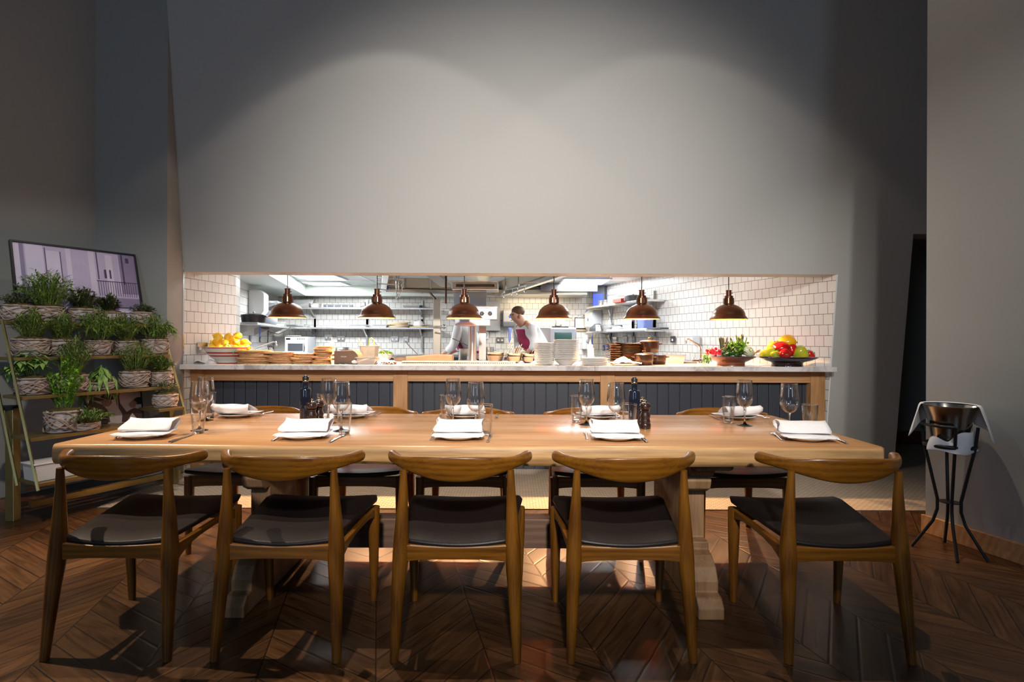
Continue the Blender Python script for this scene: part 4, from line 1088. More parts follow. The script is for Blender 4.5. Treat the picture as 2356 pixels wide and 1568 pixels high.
obj('bar', M().tube([at(1163,635,6.7), at(1163,667,6.7)], .007, 8).tube([at(1193,635,6.4), at(1193,660,6.4)], .007, 8).tube([at(1193,651,6.4), at(1240,648,6.3)], .007, 8), 'chrome', g, smooth=60)
single('ceiling_pole', M().tube([at(1026,632,6.5), at(1026,698,6.5)], .012, 8), 'lamp_copper', 'thin brown pole hanging down beside the grill', 'pole', smooth=60)
# oven hood on the right, dark beam
single('oven_hood', M().prism([(-.30,1.95),(1.2,1.95),(1.2,2.02),(-.25,2.02)],'y',8.7,9.45).bb(.1,1.0,8.69,8.70,1.97,2.0), 'steel_hood', 'low steel hood over the combi oven', 'hood', smooth=0)
single('ceiling_band', M().bb(.45,1.35,8.60,8.66,1.99,2.11), 'steel_dark', 'dark metal band under the ceiling behind the fourth lamp', 'band', smooth=0)
# combi oven
ov = thing('combi_oven', 'steel combi oven with a dark window beside the chef', 'oven', (0,8.6,0))
xa, xb = xat(1240,8.6), xat(1326,8.6)
obj('body', M().bb(xa,xb,0,.6,.60,1.415), 'steel', ov, bev=.006, smooth=0)
xm = xat(1266,8.6)
d_ = obj('door', M().bb(xm,xb-.01,-.03,0,.62,1.40), 'steel_bright', ov, bev=.006, smooth=0)
obj('window', M().bb(xm+.065,xb-.075,-.036,-.028,.80,1.34), 'oven_glass', d_, bev=.004, smooth=0)
obj('control_strip', M().bb(xa+.01,xm-.008,-.015,0,.62,1.40), 'steel', ov, smooth=0)
obj('display', M().bb(xa+.05,xa+.13,-.02,-.014,1.10,1.18), 'oven_led', ov)
for k in range(3): obj('button', M().bb(xa+.045,xa+.135,-.02,-.014,.92+k*.05,.95+k*.05), 'dark_grey', ov)
obj('stand', M().bb(xa,xb,0.02,.58,0,.60), 'steel_dark', ov, smooth=0)
tr = thing('baking_tin', 'dark tray with a torn paper bag on top of the oven', 'tray', (xat(1288,8.75),8.75,1.416))
obj('tray', M().bb(-.13,.13,-.1,.1,0,.018), 'black_metal', tr, bev=.003)
single('paper_bag', M().box((0,0,.05),(.15,.09,.10),Euler((0,.1,.2)),.85), 'bark', 'crumpled brown paper bag on the dark tray above the oven', 'bag', (xat(1288,8.75),8.75,1.436), bev=.01)
# tiled wall things: paper dispensers
def dispenser(label, loc, w, h, d, rz, towel='blue_cloth', mt='white_plastic'):
    g = thing('paper_dispenser', label, 'dispenser', loc, rz)
    pts = [(0,-h/2),(0,h/2),(-d*.75,h/2),(-d,h/2-.05),(-d,-h/2+.08),(-d*.7,-h/2)]
    obj('housing', M().prism(pts, 'x', -w/2, w/2), mt, g, bev=.012, smooth=0)
    m = M()
    for k in range(10):
        pass
    m.ball((0,-d-.0005,.02),(.018,.003,.030),14,10,None,lambda p:(p[0]*(1-.55*max(0,p[2])),p[1],p[2]))
    obj('drop_emblem', m, 'blue_plastic', g)
    rs = []
    for k in range(8):
        z = -h/2-.02-.028*k*(1.3 if towel else 1); ww = .03-.0025*k
        rs.append([(-ww+.006*math.sin(k),-d*.55,z),(-ww*.3+.006*math.sin(k),-d*.55-.012,z),(ww*.4,-d*.55,z),(ww+.004*math.sin(k*1.4),-d*.55-.014,z)])
    m = M(); m.rings(rs, closed=False, caps=False)
    obj('paper_end', m, towel, g, smooth=60, solid=.002)
    return g
q = at(1173,731,9.48); dispenser('silver paper dispenser with a drop emblem behind the chef', Vector((q.x,9.495,q.z)), .225, .30, .19, 0, mt='grey_plastic')
q = onR(1377,738,.0); dispenser('white paper dispenser at the corner above the tap', q, .26, .36, .2, -PI/2+.32)
q = onL(577,698); dispenser('large white paper dispenser on the wall above the black pot', q, .30, .36, .2, PI/2+.24)
# electric box, sockets and switches
eb = thing('electric_box', 'grey electric box on the tiled wall behind the grill', 'box', at(1131,726,9.425))
obj('case', M().bb(-.15,.15,-.01,.075,-.26,.26), 'grey_plastic', eb, bev=.006, smooth=0)
obj('label_plate', M().bb(.03,.10,-.014,-.009,-.02,.06), 'paper', eb, smooth=0)
def socket(label, loc, rz, double=True, mt='steel', w=.146, h=.09, name='wall_socket'):
    g = thing(name, label, 'socket', loc, rz, None)
    obj('plate', M().bb(-w/2,w/2,-.012,0,-h/2,h/2), mt, g, bev=.002, smooth=0)
    for s in ((-1,1) if double else (0,)):
        obj('insert', M().bb(s*w*.25-.014,s*w*.25+.014,-.016,-.011,-.022,.006), 'white_plastic' if mt != 'white_plastic' else 'dark_grey', g, smooth=0)
    return g
for px, py, dbl, lab in ((756,775,True,'double socket on the back wall above the metal bowl'),(785,778,True,'double socket on the back wall above the printer'),(908,779,True,'double socket on the back wall left of the switch'),(934,780,False,'single white switch on the back wall near the steel post'),(1151,781,True,'small double socket on the tiles behind the mixing bowls')):
    q = at(px,py,9.49); socket(lab, q, 0, dbl, w=.13 if dbl else .09)
q = at(1115,770,9.49); g = thing('wall_dial', 'round timer dial on the tiles behind the steel column', 'dial', q)
obj('plate', M().bb(-.07,.07,-.01,0,-.075,.075), 'white_plastic', g, bev=.004); obj('dial', M().ball((0,-.012,0),(.05,.01,.05),20,8), 'grey_plastic', g)
RZ = math.atan2(-.33,1)   # tilt of right wall
def onRw(px, py): return onR(px,py), -PI/2+.319
for px, py, dbl, lab in ((1415,781,True,'socket under the lower shelf beside the hose'),(1438,780,True,'double socket behind the gratin dishes'),(1457,780,False,'single switch behind the gratin dishes'),(1496,778,False,'grey switch plate above the upper casserole knob')):
    q, r_ = onRw(px,py); socket(lab, q, r_, dbl, w=.13 if dbl else .09)
q, r_ = onRw(1549,780); socket('narrow light switch on the tiled wall above the steel container', q, r_, False, 'steel_dark', .10, .085, 'light_switch')
q, r_ = onRw(1603,781); g = thing('blank_plate', 'plain grey square plate on the tiled wall above the tap', 'plate', q, r_); obj('plate', M().bb(-.07,.07,-.01,0,-.05,.05), 'grey_plastic', g, bev=.002)
for px, py in ((575,779),(598,780)):
    q = onL(px,py); socket('narrow socket on the tiles '+('behind the lemons' if px < 580 else 'above the swivel tap'), q, PI/2+.24, False, 'steel_dark', .09, .09)
q = Vector((-2.945,5.12,1.13)); socket('grey socket on the pink tiles just behind the lemon bowl', Vector((-2.93,5.13,1.125)), PI/2-.11, True, 'steel', .14, .1)
# back wall shelves and things on them
def shelf(label, px0, px1, py, Y, d=.26, th=.028, brk=(), name='wall_shelf'):
    a_, b_ = at(px0,py,Y), at(px1,py,Y); z = (a_.z+b_.z)/2
    g = thing(name, label, 'shelf', (a_.x,Y,z))
    obj('board', M().bb(0,b_.x-a_.x,0,d,-th,0), 'steel_bright', g, bev=.004, smooth=0)
    for px in brk:
        xx = xat(px,Y)-a_.x
        obj('bracket', M().prism([(.02,-th),(d,-th),(d,-th-.12),(d-.03,-th-.12)],'x',xx-.012,xx+.012), 'steel', g, smooth=0)
        obj('upright', M().bb(xx-.015,xx+.015,d-.012,d,-.42,.15), 'steel', g, smooth=0)
    return z
YS = 9.22
zu = shelf('upper steel shelf on the back wall with the knife rack',660,1000,707,YS,brk=(712,835,965))
zl = shelf('lower steel shelf on the back wall with boards and trays',650,1000,752.5,YS,brk=(712,835,965))
def onS(px, z, dy=.12): return Vector((xat(px,YS+dy),YS+dy,z))
pan_box(0,0,0,.14,.09,.13,'steel food container on the upper shelf behind the first lamp','steel_bright',loc=onS(697,zu))
tub(0,0,.07,.06,.07,'clear plastic tub on the upper shelf next to the knife rack').location = onS(726,zu)
g = thing('knife_rack','dark knife rack on the upper back shelf','rack',onS(778,zu))
obj('body', M().bb(-.25,.25,-.02,.02,0,.055), 'dark_grey', g, bev=.003, smooth=0)
for k in range(4): obj('rivet', M().ball((-.19+k*.125,-.022,.028),(.014,.004,.014),10,6), 'steel_bright', g)
single('small_pan', M().tube([(-.12,0,.012),(0,0,.012),(.06,0,.035),(.075,0,.03)],[.008,.010,.009,.007],8,.6).box((.09,0,.05),(.015,.02,.1)), 'iron_black', 'black pan handle lying at the end of the knife rack', 'pan', onS(828,zu), smooth=60)
pan_box(0,0,0,.15,.1,.05,'shallow steel tray on the upper shelf near the steel post','steel_bright',loc=onS(948,zu))
for px, w, lab in ((684,.16,'shallow steel tray on the lower shelf under the first lamp'),(826,.15,'shallow steel tray on the lower shelf beside the second lamp'),(876,.13,'shallow steel tray next to the flat breads')):
    pan_box(0,0,0,w,.1,.045,lab,'steel_bright',loc=onS(px,zl))
r_ = random.Random(3); z = zl
fb = single('flat_bread', ell(.17,.1,.014,24,3,.04), 'paper', 'thin pale board in the stack on the lower back shelf', 'board', (0,0,-9), 'thin boards on the lower back shelf', smooth=0); fb.data.materials[0] = MATS['cardboard']
for i in range(6):
    p = onS(918+r_.uniform(-4,4), z); o = fb if i == 0 else dup(fb, p); o.location = p; o.rotation_euler.z = r_.uniform(-.2,.2); z += .016
single('flat_bread', ell(.20,.1,.02,24,9,.05), 'cardboard', 'single pale board under the white cloth on the lower back shelf', 'board', onS(968,zl), smooth=0)
m = M(); m.ball((0,0,.05),(.09,.06,.06),16,10,None,lambda p:(p[0]*(1+.15*math.sin(7*p[2]+3*p[0])),p[1],p[2]*(1+.2*math.sin(5*p[0]))))
single('cloth', m, 'linen', 'white cloth bundled on the lower back shelf by the post', 'cloth', onS(963,zl+.012), smooth=60)
# microwave with plate on top
mw = thing('microwave', 'white microwave on the bench under the first lamp', 'microwave', (xat(683,9.0),8.98,.971), .0)
W_ = (709-658)/F*9/2
obj('case', M().bb(-W_-.0,W_,0,.38,.0,.285), 'grey_plastic', mw, bev=.006, smooth=0)
obj('front', M().bb(-W_,W_,-.015,0,.0,.285), 'white_plastic', mw, bev=.004, smooth=0)
obj('window', M().bb(-W_+.05,W_-.07,-.020,-.014,.05,.175), 'dark_grey', mw, bev=.004, smooth=0)
obj('handle', M().tube([(W_-.05,-.02,.045),(W_-.035,-.045,.07),(W_-.035,-.045,.15),(W_-.05,-.02,.175)], .008, 8), 'steel_dark', mw, smooth=60)
obj('display', M().bb(-W_+.02,-W_+.09,-.019,-.014,.235,.262), 'black_plastic', mw)
m = M()
for k in range(4): m.ball((.03+k*.035,-.016,.25),(.011,.006,.011),8,6)
obj('buttons', m, 'steel_dark', mw)
single('serving_plate', M().lathe([(.08,0),(.14,.015),(.138,.018),(.08,.005),(0,.005)], 32, cap0=True), 'white_ceramic', 'white plate lying on top of the microwave', 'plate', (xat(672,9.1),9.12,1.258), smooth=50)
single('steel_cabinet', M().bb(-.09,.11,0,.30,0,.28), 'steel', 'steel box standing left of the microwave', 'box', (xat(644,9.0),8.98,.971), bev=.005, smooth=0)
mb = single('metal_bowl', M().lathe([(.07,0),(.10,.02),(.135,.11),(.14,.113),(.13,.11),(.09,.02),(0,.012)], 32, cap0=True), 'chrome', 'shiny metal bowl on the back bench behind the printer', 'bowl', (xat(785,9.05),9.05,.971), smooth=50)
# left kitchen wall: shelves, black pot, lid, tub, spray
def lshelf(label, pa, pb, z, d=.25, brk=2):
    ya, yb = pa, pb; a_ = Vector((lwx(ya),ya)); b_ = Vector((lwx(yb),yb)); dd = (b_-a_).normalized(); nn = Vector((dd.y,-dd.x))
    g = thing('wall_shelf', label, 'shelf', (a_.x,a_.y,z))
    q0, q1, q2, q3 = Vector((0,0)), b_-a_, b_-a_+nn*d, nn*d
    obj('board', M().prism([tuple(q) for q in (q0,q1,q2,q3)],'z',-.03,0), 'steel_bright', g, bev=.003, smooth=0)
    for k in range(brk+1):
        s = (b_-a_)*((k+.4)/(brk+1))
        mm = M(); pts = [(s, -.03),(s+nn*(d-.03),-.03),(s,-.15)]
        t_ = dd*.012
        A = [mm.v((p.x-t_.x,p.y-t_.y,z_)) for p, z_ in pts]; B = [mm.v((p.x+t_.x,p.y+t_.y,z_)) for p, z_ in pts]
        mm.face(A); mm.face(B[::-1])
        for i in range(3): mm.face([A[i],A[(i+1)%3],B[(i+1)%3],B[i]])
        obj('bracket', mm, 'steel', g, smooth=0)
zL = 1.415
lshelf('low steel shelf on the side wall under the black pot',6.5,9.1,zL,.30)
lshelf('upper steel shelf on the side wall behind the first lamp',7.75,9.1,1.765,.30)
def onLs(Y, off, z): 
    dd = Vector((-.24,1)).normalized(); return Vector((lwx(Y)+.97*off, Y+.24*off, z))
g = thing('black_casserole','black lidded casserole on the low side shelf','pot',onLs(6.75,.2,zL))
obj('body', M().lathe([(.12,0),(.135,.006),(.145,.085),(.148,.09),(.14,.09),(.12,.01),(0,.01)], 32, cap0=True), 'iron_black', g)
obj('lid', M().lathe([(.148,.091),(.146,.098),(.08,.112),(0,.116)], 32, cap0=True), 'iron_black', g)
obj('knob', M().lathe([(.006,.116),(.006,.126),(.016,.132),(.012,.14),(0,.141)],14,cap0=True), 'brass_knob', g)
for s in (-1,1): obj('handle', M().tube([(s*.143,-.035,.075),(s*.172,-.025,.08),(s*.172,.025,.08),(s*.143,.035,.075)], .006, 6), 'iron_black', g)
single('pot_lid', M().lathe([(.15,0),(.152,.01),(.10,.03),(0,.036)], 32, cap0=True), 'dark_grey', 'dark round lid leaning on the low side shelf', 'lid', onLs(7.75,.15,zL+.075), smooth=50).rotation_euler = (1.2,0,.5)
tub(0,0,.08,.06,.06,'small white tub on the low side shelf behind the lid','white_plastic').location = onLs(8.35,.2,zL)
single('power_cable', M().tube([at(617,760,7.4),at(622,764,7.4),at(640,768,7.5),at(660,760,7.7),at(668,752,7.8)], .006, 6).tube([at(617,760,7.4),at(616,790,7.4)], .006, 6), 'black_plastic', 'black power cable sagging below the low side shelf', 'cable', smooth=60)
pan_box(607,6.02,ZCT,.075,.05,.06,'steel sink insert behind the lemon bowl tap')
sp = thing('spray_bottle','pale blue spray bottle next to the microwave','bottle',ct(624,6.05))
obj('body', M().lathe([(.032,0),(.034,.006),(.034,.09),(.016,.125),(.014,.135)], 20, cap0=True, cap1=True), 'grey_plastic', sp)
obj('trigger', M().box((-.01,0,.15),(.06,.02,.025)).box((-.03,0,.13),(.01,.012,.04)), 'dark_grey', sp, bev=.004)
# right wall shelves
def rshelf(label, ya, yb, z, d=.26, ys=()):
    a_ = Vector((rwx(ya),ya)); b_ = Vector((rwx(yb),yb)); dd = (b_-a_).normalized(); nn = Vector((-dd.y,dd.x))
    g = thing('wall_shelf', label, 'shelf', (a_.x,a_.y,z))
    q = [Vector((0,0)), b_-a_, b_-a_+nn*d, nn*d]
    obj('board', M().prism([tuple(x) for x in q],'z',-.03,0), 'steel_bright', g, bev=.003, smooth=0)
    for y in ys:
        s = Vector((rwx(y),y))-a_; t_ = dd*.014; mm = M(); pts = [(s,-.03),(s+nn*(d-.02),-.03),(s+nn*.05,-.06),(s+nn*.02,-.16),(s,-.16)]
        A = [mm.v((p.x-t_.x,p.y-t_.y,z_)) for p, z_ in pts]; B = [mm.v((p.x+t_.x,p.y+t_.y,z_)) for p, z_ in pts]
        mm.face(A); mm.face(B[::-1])
        for i in range(5): mm.face([A[i],A[(i+1)%5],B[(i+1)%5],B[i]])
        obj('bracket', mm, 'steel', g, smooth=0)
        u_ = s+nn*.006
        obj('upright', M().bb(u_.x-.014,u_.x+.014,u_.y-.014,u_.y+.014,-.5,.14), 'steel', g, smooth=0)
    return nn
ZU, ZLo = 1.775, 1.365
nn = rshelf('upper steel shelf on the tiled side wall with packets',7.42,9.2,ZU,.27,(7.65,8.2,8.85))
rshelf('lower steel shelf on the tiled side wall with the purple bag',7.42,9.2,ZLo,.27,(7.65,8.2,8.85))
def onRs(px, z, off=.13):
    u = (px-1178)/F; Y = (XR+.33*4.89-off*1.05)/(u+.33); return Vector((u*Y, Y, z))
def lamp_uv():
    g = thing('insect_lamp','glowing blue insect lamp high in the corner','lamp',onR(1378,684,.12),-PI/2+.9)
    obj('case', M().bb(-.11,.11,-.02,.10,-.17,.19), 'dark_grey', g, bev=.006, smooth=0)
    obj('tube_panel', M().bb(-.09,.09,-.03,-.018,-.15,.06), 'uv_tube', g, smooth=0)['label'] = 'bright blue glowing tubes'
lamp_uv()
for px, w, h, lab in ((1383,.05,.09,'small steel pot at the insect lamp end of the upper shelf'),(1394,.055,.09,'second small steel pot on the upper shelf')):
    single('steel_pot', M().lathe([(w*.9,0),(w,.005),(w,h),(w-.004,h),(w-.005,.01),(0,.01)], 24, cap0=True), 'steel', lab, 'pot', onRs(px,ZU), smooth=50)
pan_box(0,0,0,.06,.05,.16,'tall steel container with a lid on the upper shelf','steel_bright',loc=onRs(1406,ZU))
single('packet', M().box((0,0,.065),(.16,.22,.13)), 'paper', 'large pale printed packet on the upper side shelf', 'packet', onRs(1424,ZU), rz=.3, bev=.006)
single('packet', M().box((0,0,.03),(.14,.26,.06)), 'foil_box_red', 'flat red and white carton in front of the pale packet', 'packet', onRs(1428,ZU,.24), rz=.3, bev=.004); 
single('packet', M().box((0,0,.045),(.14,.16,.07)), 'cream_ceramic', 'cream bread packet beside the black pan on the upper shelf', 'packet', onRs(1438,ZU,.2), rz=.3, bev=.02)
g = thing('black_casserole','black casserole on the upper side shelf beside the fifth lamp','pot',onRs(1457,ZU))
obj('body', M().lathe([(.105,0),(.115,.006),(.13,.085),(.125,.085),(.11,.01),(0,.01)], 32, cap0=True), 'dark_grey', g)
obj('lid', M().lathe([(.132,.086),(.13,.093),(.07,.105),(0,.108)], 32, cap0=True), 'dark_grey', g)
obj('knob', M().lathe([(.006,.108),(.012,.12),(0,.122)],12,cap0=True), 'brass_knob', g)
single('electric_scale', M().prism([(-.12,0),(.12,0),(.12,.05),(.06,.10),(-.02,.13),(-.12,.05)],'y',-.09,.09), 'dark_grey', 'dark rounded slicer at the far end of the lower side shelf', 'appliance', onRs(1376,ZLo), rz=.3, bev=.01, smooth=0)
single('note_card', M().box((0,0,.05),(.12,.004,.10),Euler((-.25,0,0))), 'paper', 'white order card standing before the steel tray on the lower shelf', 'card', onRs(1379,ZLo,.25))
pan_box(0,0,0,.17,.09,.09,'long steel container on the lower side shelf','steel',loc=onRs(1403,ZLo))
squeeze(onRs(1403,ZLo,.06), 'white squeeze bottle behind the steel container on the lower side shelf', .22, 'white_plastic')
m = M(); m.ball((0,0,.03),(.09,.07,.035),16,10,None,lambda p:(p[0],p[1],p[2]*(1+.25*math.sin(6*p[0]+4*p[1]))))
single('cloth', m, 'linen', 'small white cloth heap on the lower side shelf', 'cloth', onRs(1421,ZLo,.15), smooth=60)
single('folded_cloth', M().box((0,0,.012),(.14,.32,.024)), 'blue_plastic', 'flat blue folded cloth on the lower side shelf', 'cloth', onRs(1448,ZLo,.15), rz=.3, bev=.006)
single('dark_mill', M().lathe([(.03,0),(.03,.03),(.022,.06),(.026,.08),(.02,.10),(.028,.13),(.02,.15),(0,.155)], 20, cap0=True), 'mill_wood', 'dark pepper mill on the lower side shelf beside the purple bag', 'mill', onRs(1468,ZLo,.13), smooth=50)
single('plastic_bag', M().box((0,0,.11),(.14,.2,.22),None,1.12), 'blue_cloth', 'pale purple plastic bag on the lower side shelf under the fifth lamp', 'bag', onRs(1484,ZLo,.12), rz=.3, bev=.02)
single('shelf_roll', M().tube([onRs(1398,ZLo-.005,.28),onRs(1486,ZLo-.005,.28)], .022, 12), 'white_plastic', 'long pale film roll along the lower side shelf edge', 'roll', smooth=60)
single('dark_tray', M().box((0,0,.012),(.14,.32,.024)), 'dark_grey', 'dark flat tray at the near end of the lower side shelf', 'tray', onRs(1513,ZLo,.12), rz=.3, bev=.004)
nb = thing('notice_board','white notice sheet on a black clip frame by the oven','board',at(1340,743,9.47))
obj('frame', M().bb(-.135,.135,-.01,.02,-.10,.10), 'black_plastic', nb, smooth=0)
obj('sheet', M().bb(-.125,.125,-.014,-.009,-.085,.085), 'paper', nb, smooth=0)
obj('clip', M().bb(-.09,.09,-.03,.01,.095,.115).ball((0,-.02,.13),(.02,.015,.025),10,8), 'steel', nb, smooth=0)
single('brown_box', M().bb(-.10,.10,0,.06,-.025,.025), 'cardboard', 'small brown box under the notice sheet', 'box', at(1339,758,9.475), bev=.003, smooth=0)
ds = thing('round_sign','round blue sign with white lines above the notice sheet','sign',at(1352,718,9.49))
m = M(); m.disc((0,-.004,0),.037,28,'y'); m.disc((0,0,0),.037,28,'y')
obj('disc', M().lathe([(.037,0),(.037,.006)],28,cap0=True,cap1=True), 'blue_plastic', ds, rot=(PI/2,0,0))
m.bm.free(); m = M()
for z, w in ((.014,.018),(.004,.024),(-.006,.024),(-.016,.016)): m.bb(-w,w,-.008,-.005,z-.002,z+.003)
obj('lettering', m, 'white_plastic', ds, smooth=0)
sd = thing('soap_dispenser','white soap dispenser on the wall behind the grater','dispenser',at(1346,786,9.455))
obj('case', M().bb(-.05,.05,-.06,.050,-.13,.12), 'white_plastic', sd, bev=.012, smooth=0)
obj('spout', M().lathe([(.02,0),(.022,.03)],16,cap0=True,cap1=True), 'grey_plastic', sd, loc=(.03,-.06,.02), rot=(PI/2,0,0))
for px, py, lab in ((1389,800,'blue hand washing notice behind the low plate stack'),(1398,798,'small round blue notice near the gratin dishes')):
    q, r_ = onRw(px,py); g = thing('blue_notice', lab, 'sign', q, r_)
    obj('plate', M().bb(-.035,.035,-.006,0,-.045,.045), 'blue_plastic', g, bev=.003); obj('print', M().bb(-.02,.02,-.008,-.005,-.02,.0).bb(-.02,.02,-.008,-.005,.012,.02), 'white_plastic', g)
single('gas_hose', M().tube([onR(1394,764,.05),onR(1394,775,.06),onR(1402,786,.06),onR(1414,796,.05)], .007, 8), 'brass', 'thin yellow hose hanging below the lower side shelf', 'hose', smooth=60)

# ------------------------------------------------------------------ the two chefs
def skin_mesh(joints, edges, sub=2):
    me = bpy.data.meshes.new('tmp'); names_ = list(joints); ix = {n_: i for i, n_ in enumerate(names_)}
    me.from_pydata([joints[n_][0] for n_ in names_], [(ix[a_],ix[b_]) for a_, b_ in edges], [])
    o = bpy.data.objects.new('tmp', me); COL.objects.link(o)
    o.modifiers.new('S','SKIN'); sk = me.skin_vertices[0].data
    for n_, i in ix.items():
        r_ = joints[n_][1]; sk[i].radius = r_ if isinstance(r_, tuple) else (r_,r_); sk[i].use_root = (i == 0)
    s_ = o.modifiers.new('D','SUBSURF'); s_.levels = sub; s_.render_levels = sub
    dg = bpy.context.evaluated_depsgraph_get(); out = bpy.data.meshes.new_from_object(o.evaluated_get(dg))
    bpy.data.objects.remove(o); return out
def attach(me, name, mat, parent):
    me.name = name; me.materials.clear(); me.materials.append(MATS[mat])
    for p in me.polygons: p.use_smooth = True
    o = bpy.data.objects.new(name, me); COL.objects.link(o); o.parent = parent; return o
def person(label, loc, rz, lean, head_fwd, hands):
    # local frame: faces -X; lean in metres forward at the shoulders
    g = thing('person', label, 'person', loc, rz)
    J = {}
    pel = Vector((0,0,.95)); ch = Vector((-lean*.55,0,1.22)); nk = Vector((-lean,0,1.43)); hd_ = nk+Vector((-head_fwd,0,.10)); tp = hd_+Vector((-.035,0,.10))
    J['pelvis'] = (pel,(.145,.115)); J['chest'] = (ch,(.155,.115)); J['neck'] = (nk,.06); J['head'] = (hd_,(.082,.090)); J['crown'] = (tp,(.070,.078)); J['nose'] = (hd_+Vector((-.105,0,.01)),.016)
    E = [('pelvis','chest'),('chest','neck'),('neck','head'),('head','crown'),('head','nose')]
    for s, nm in ((-1,'a'),(1,'b')):
        sh = nk+Vector((.0,s*.19,-.05)); h = Vector(hands[0 if s < 0 else 1]); el = (sh+h)/2+Vector((.05,s*.06,-.08))
        J['sh'+nm] = (sh,.062); J['el'+nm] = (el,.046); J['wr'+nm] = (h,.030); d = (h-el).normalized(); J['pa'+nm] = (h+d*.07,(.040,.022))
        E += [('neck','sh'+nm),('sh'+nm,'el'+nm),('el'+nm,'wr'+nm),('wr'+nm,'pa'+nm)]
        for k in range(4):
            f0 = h+d*.10+Vector((0,(k-1.5)*.020,0)); f1 = f0+d*(.045+.006*(1.5-abs(k-1.5)))+Vector((0,0,-.022))
            J[f'f{k}{nm}'] = (f0,.0090); J[f'g{k}{nm}'] = (f1,.0075); E += [('pa'+nm,f'f{k}{nm}'),(f'f{k}{nm}',f'g{k}{nm}')]
        t0_ = h+d*.03+Vector((0,-s*.035,-.005)); J['t'+nm] = (t0_,.010); J['u'+nm] = (t0_+d*.045+Vector((0,-s*.012,-.012)),.0085); E += [('wr'+nm,'t'+nm),('t'+nm,'u'+nm)]
        J['hp'+nm] = (pel+Vector((0,s*.09,-.06)),.085); J['kn'+nm] = (Vector((-.03,s*.10,.50)),.060); J['an'+nm] = (Vector((.02,s*.11,.09)),.042); J['to'+nm] = (Vector((-.13,s*.12,.035)),(.040,.03))
        E += [('pelvis','hp'+nm),('hp'+nm,'kn'+nm),('kn'+nm,'an'+nm),('an'+nm,'to'+nm)]
    attach(skin_mesh(J,E), 'body', 'skin', g)
    k = 1.16
    JJ = {'p':(pel+Vector((0,0,.06)),(.175,.150)),'c':(ch,(.200,.165)),'n':(nk-Vector((0,0,.045)),(.145,.12))}; EE = [('p','c'),('c','n')]
    for s, nm in ((-1,'a'),(1,'b')):
        JJ['s'+nm] = (J['sh'+nm][0],.082); JJ['e'+nm] = (J['el'+nm][0],.066); w_ = J['el'+nm][0].lerp(J['wr'+nm][0],.8); JJ['w'+nm] = (w_,.050)
        EE += [('n','s'+nm),('s'+nm,'e'+nm),('e'+nm,'w'+nm)]
    attach(skin_mesh(JJ,EE), 'jacket', 'jacket_cloth', g)
    # apron: bib, skirt and strings
    mm = M(); rs = []
    for (z, x, w, dpt) in ((1.36,-lean*.86-.150,.12,.03),(1.22,-lean*.58-.215,.17,.09),(1.08,-lean*.3-.222,.19,.13),(1.0,-.200,.195,.165),(.8,-.18,.20,.16),(.55,-.19,.21,.15)):
        rs.append([(x+dpt*(abs(q)**2)*1.0, q*w, z) for q in [-1+j/5 for j in range(11)]])
    mm.rings(rs, closed=False, caps=False)
    obj('apron', mm, 'apron_cloth', g, smooth=70, solid=.008)
    obj('apron_string', M().lathe([(.200,1.02),(.204,1.035),(.202,1.055)], 28, wob=lambda a_, z_: .86+.14*abs(math.sin(a_))), 'apron_cloth', g, smooth=60)
    TT = {'p':(pel-Vector((0,0,.01)),(.155,.13))}; ET = []
    for nm in 'ab':
        TT['h'+nm] = (J['hp'+nm][0]-Vector((0,0,.03)),.10); TT['k'+nm] = (J['kn'+nm][0],.078); TT['a'+nm] = (J['an'+nm][0]+Vector((0,0,.03)),.062); ET += [('p','h'+nm),('h'+nm,'k'+nm),('k'+nm,'a'+nm)]
    attach(skin_mesh(TT,ET), 'trousers', 'trouser_cloth', g)
    hr = M().ball(hd_+Vector((.018,0,.085)),(.098,.088,.075),16,10)
    obj('hair', hr, 'hair', g, smooth=70)
    for s in (-1,1):
        obj('eye', M().ball(hd_+Vector((-.088,s*.032,.035)),(.008,.012,.008),8,6), 'black_plastic', g)
        obj('ear', M().ball(hd_+Vector((.0,s*.092,.01)),(.022,.010,.032),10,8), 'skin', g)
    obj('mouth', M().ball(hd_+Vector((-.088,0,-.045)),(.010,.022,.005),8,6), 'apron_cloth', g)
    return g
def seat_person(px, py, Y): q = at(px,py,Y); return (q.x,Y,0)
person('chef in white jacket and burgundy apron bending over behind the mixing bowls', (xat(1252,7.85),7.85,.004), .50, .33, .12, [(-.36,-.16,1.05),(-.36,.16,1.05)])
person('chef in white jacket and burgundy apron behind the steel column, head hidden by the grill', (xat(1096,7.85),7.85,.004), -.25, .20, .06, [(-.42,-.16,1.03),(-.42,.16,1.03)])
# ------------------------------------------------------------------ brass plant shelving
SD = Vector((.447,.894,0)); SN = Vector((-.894,.447,0))      # along the shelves, into the wall
SH = [((-3.41,3.65),1.323),((-3.29,3.59),1.078),((-3.18,3.53),.825),((-3.085,3.486),.563),((-2.99,3.44),.286)]
SL = 1.02; SDEP = .27
ps = thing('plant_stand', 'brass ladder shelving full of potted herbs', 'shelving', (-3.2,3.54,0))
O = Vector((-3.2,3.54,0))
def slab(name, p, d1, d2, z0, z1, mat, parent, **k):
    q = [p, p+d1, p+d1+d2, p+d2]
    return obj(name, M().prism([(v.x,v.y) for v in q],'z',z0,z1), mat, parent, **k)
for i, ((sx,sy), z) in enumerate(SH):
    p = Vector((sx,sy,0))-O
    ln = SL if i < 4 else .95
    if i == 3:
        slab('shelf', p, SD*.62, SN*SDEP, z-.022, z, 'brass', ps, bev=.002, smooth=0)
        slab('shelf', p+SD*.80, SD*.20, SN*SDEP, .66-.022, .66, 'brass', ps, bev=.002, smooth=0)
    else: slab('shelf', p, SD*ln, SN*SDEP, z-.022, z, 'brass', ps, bev=.002, smooth=0)
def rot_bar(m, a_, b_, w):
    m.tube([a_,b_],[w,w],4); return m
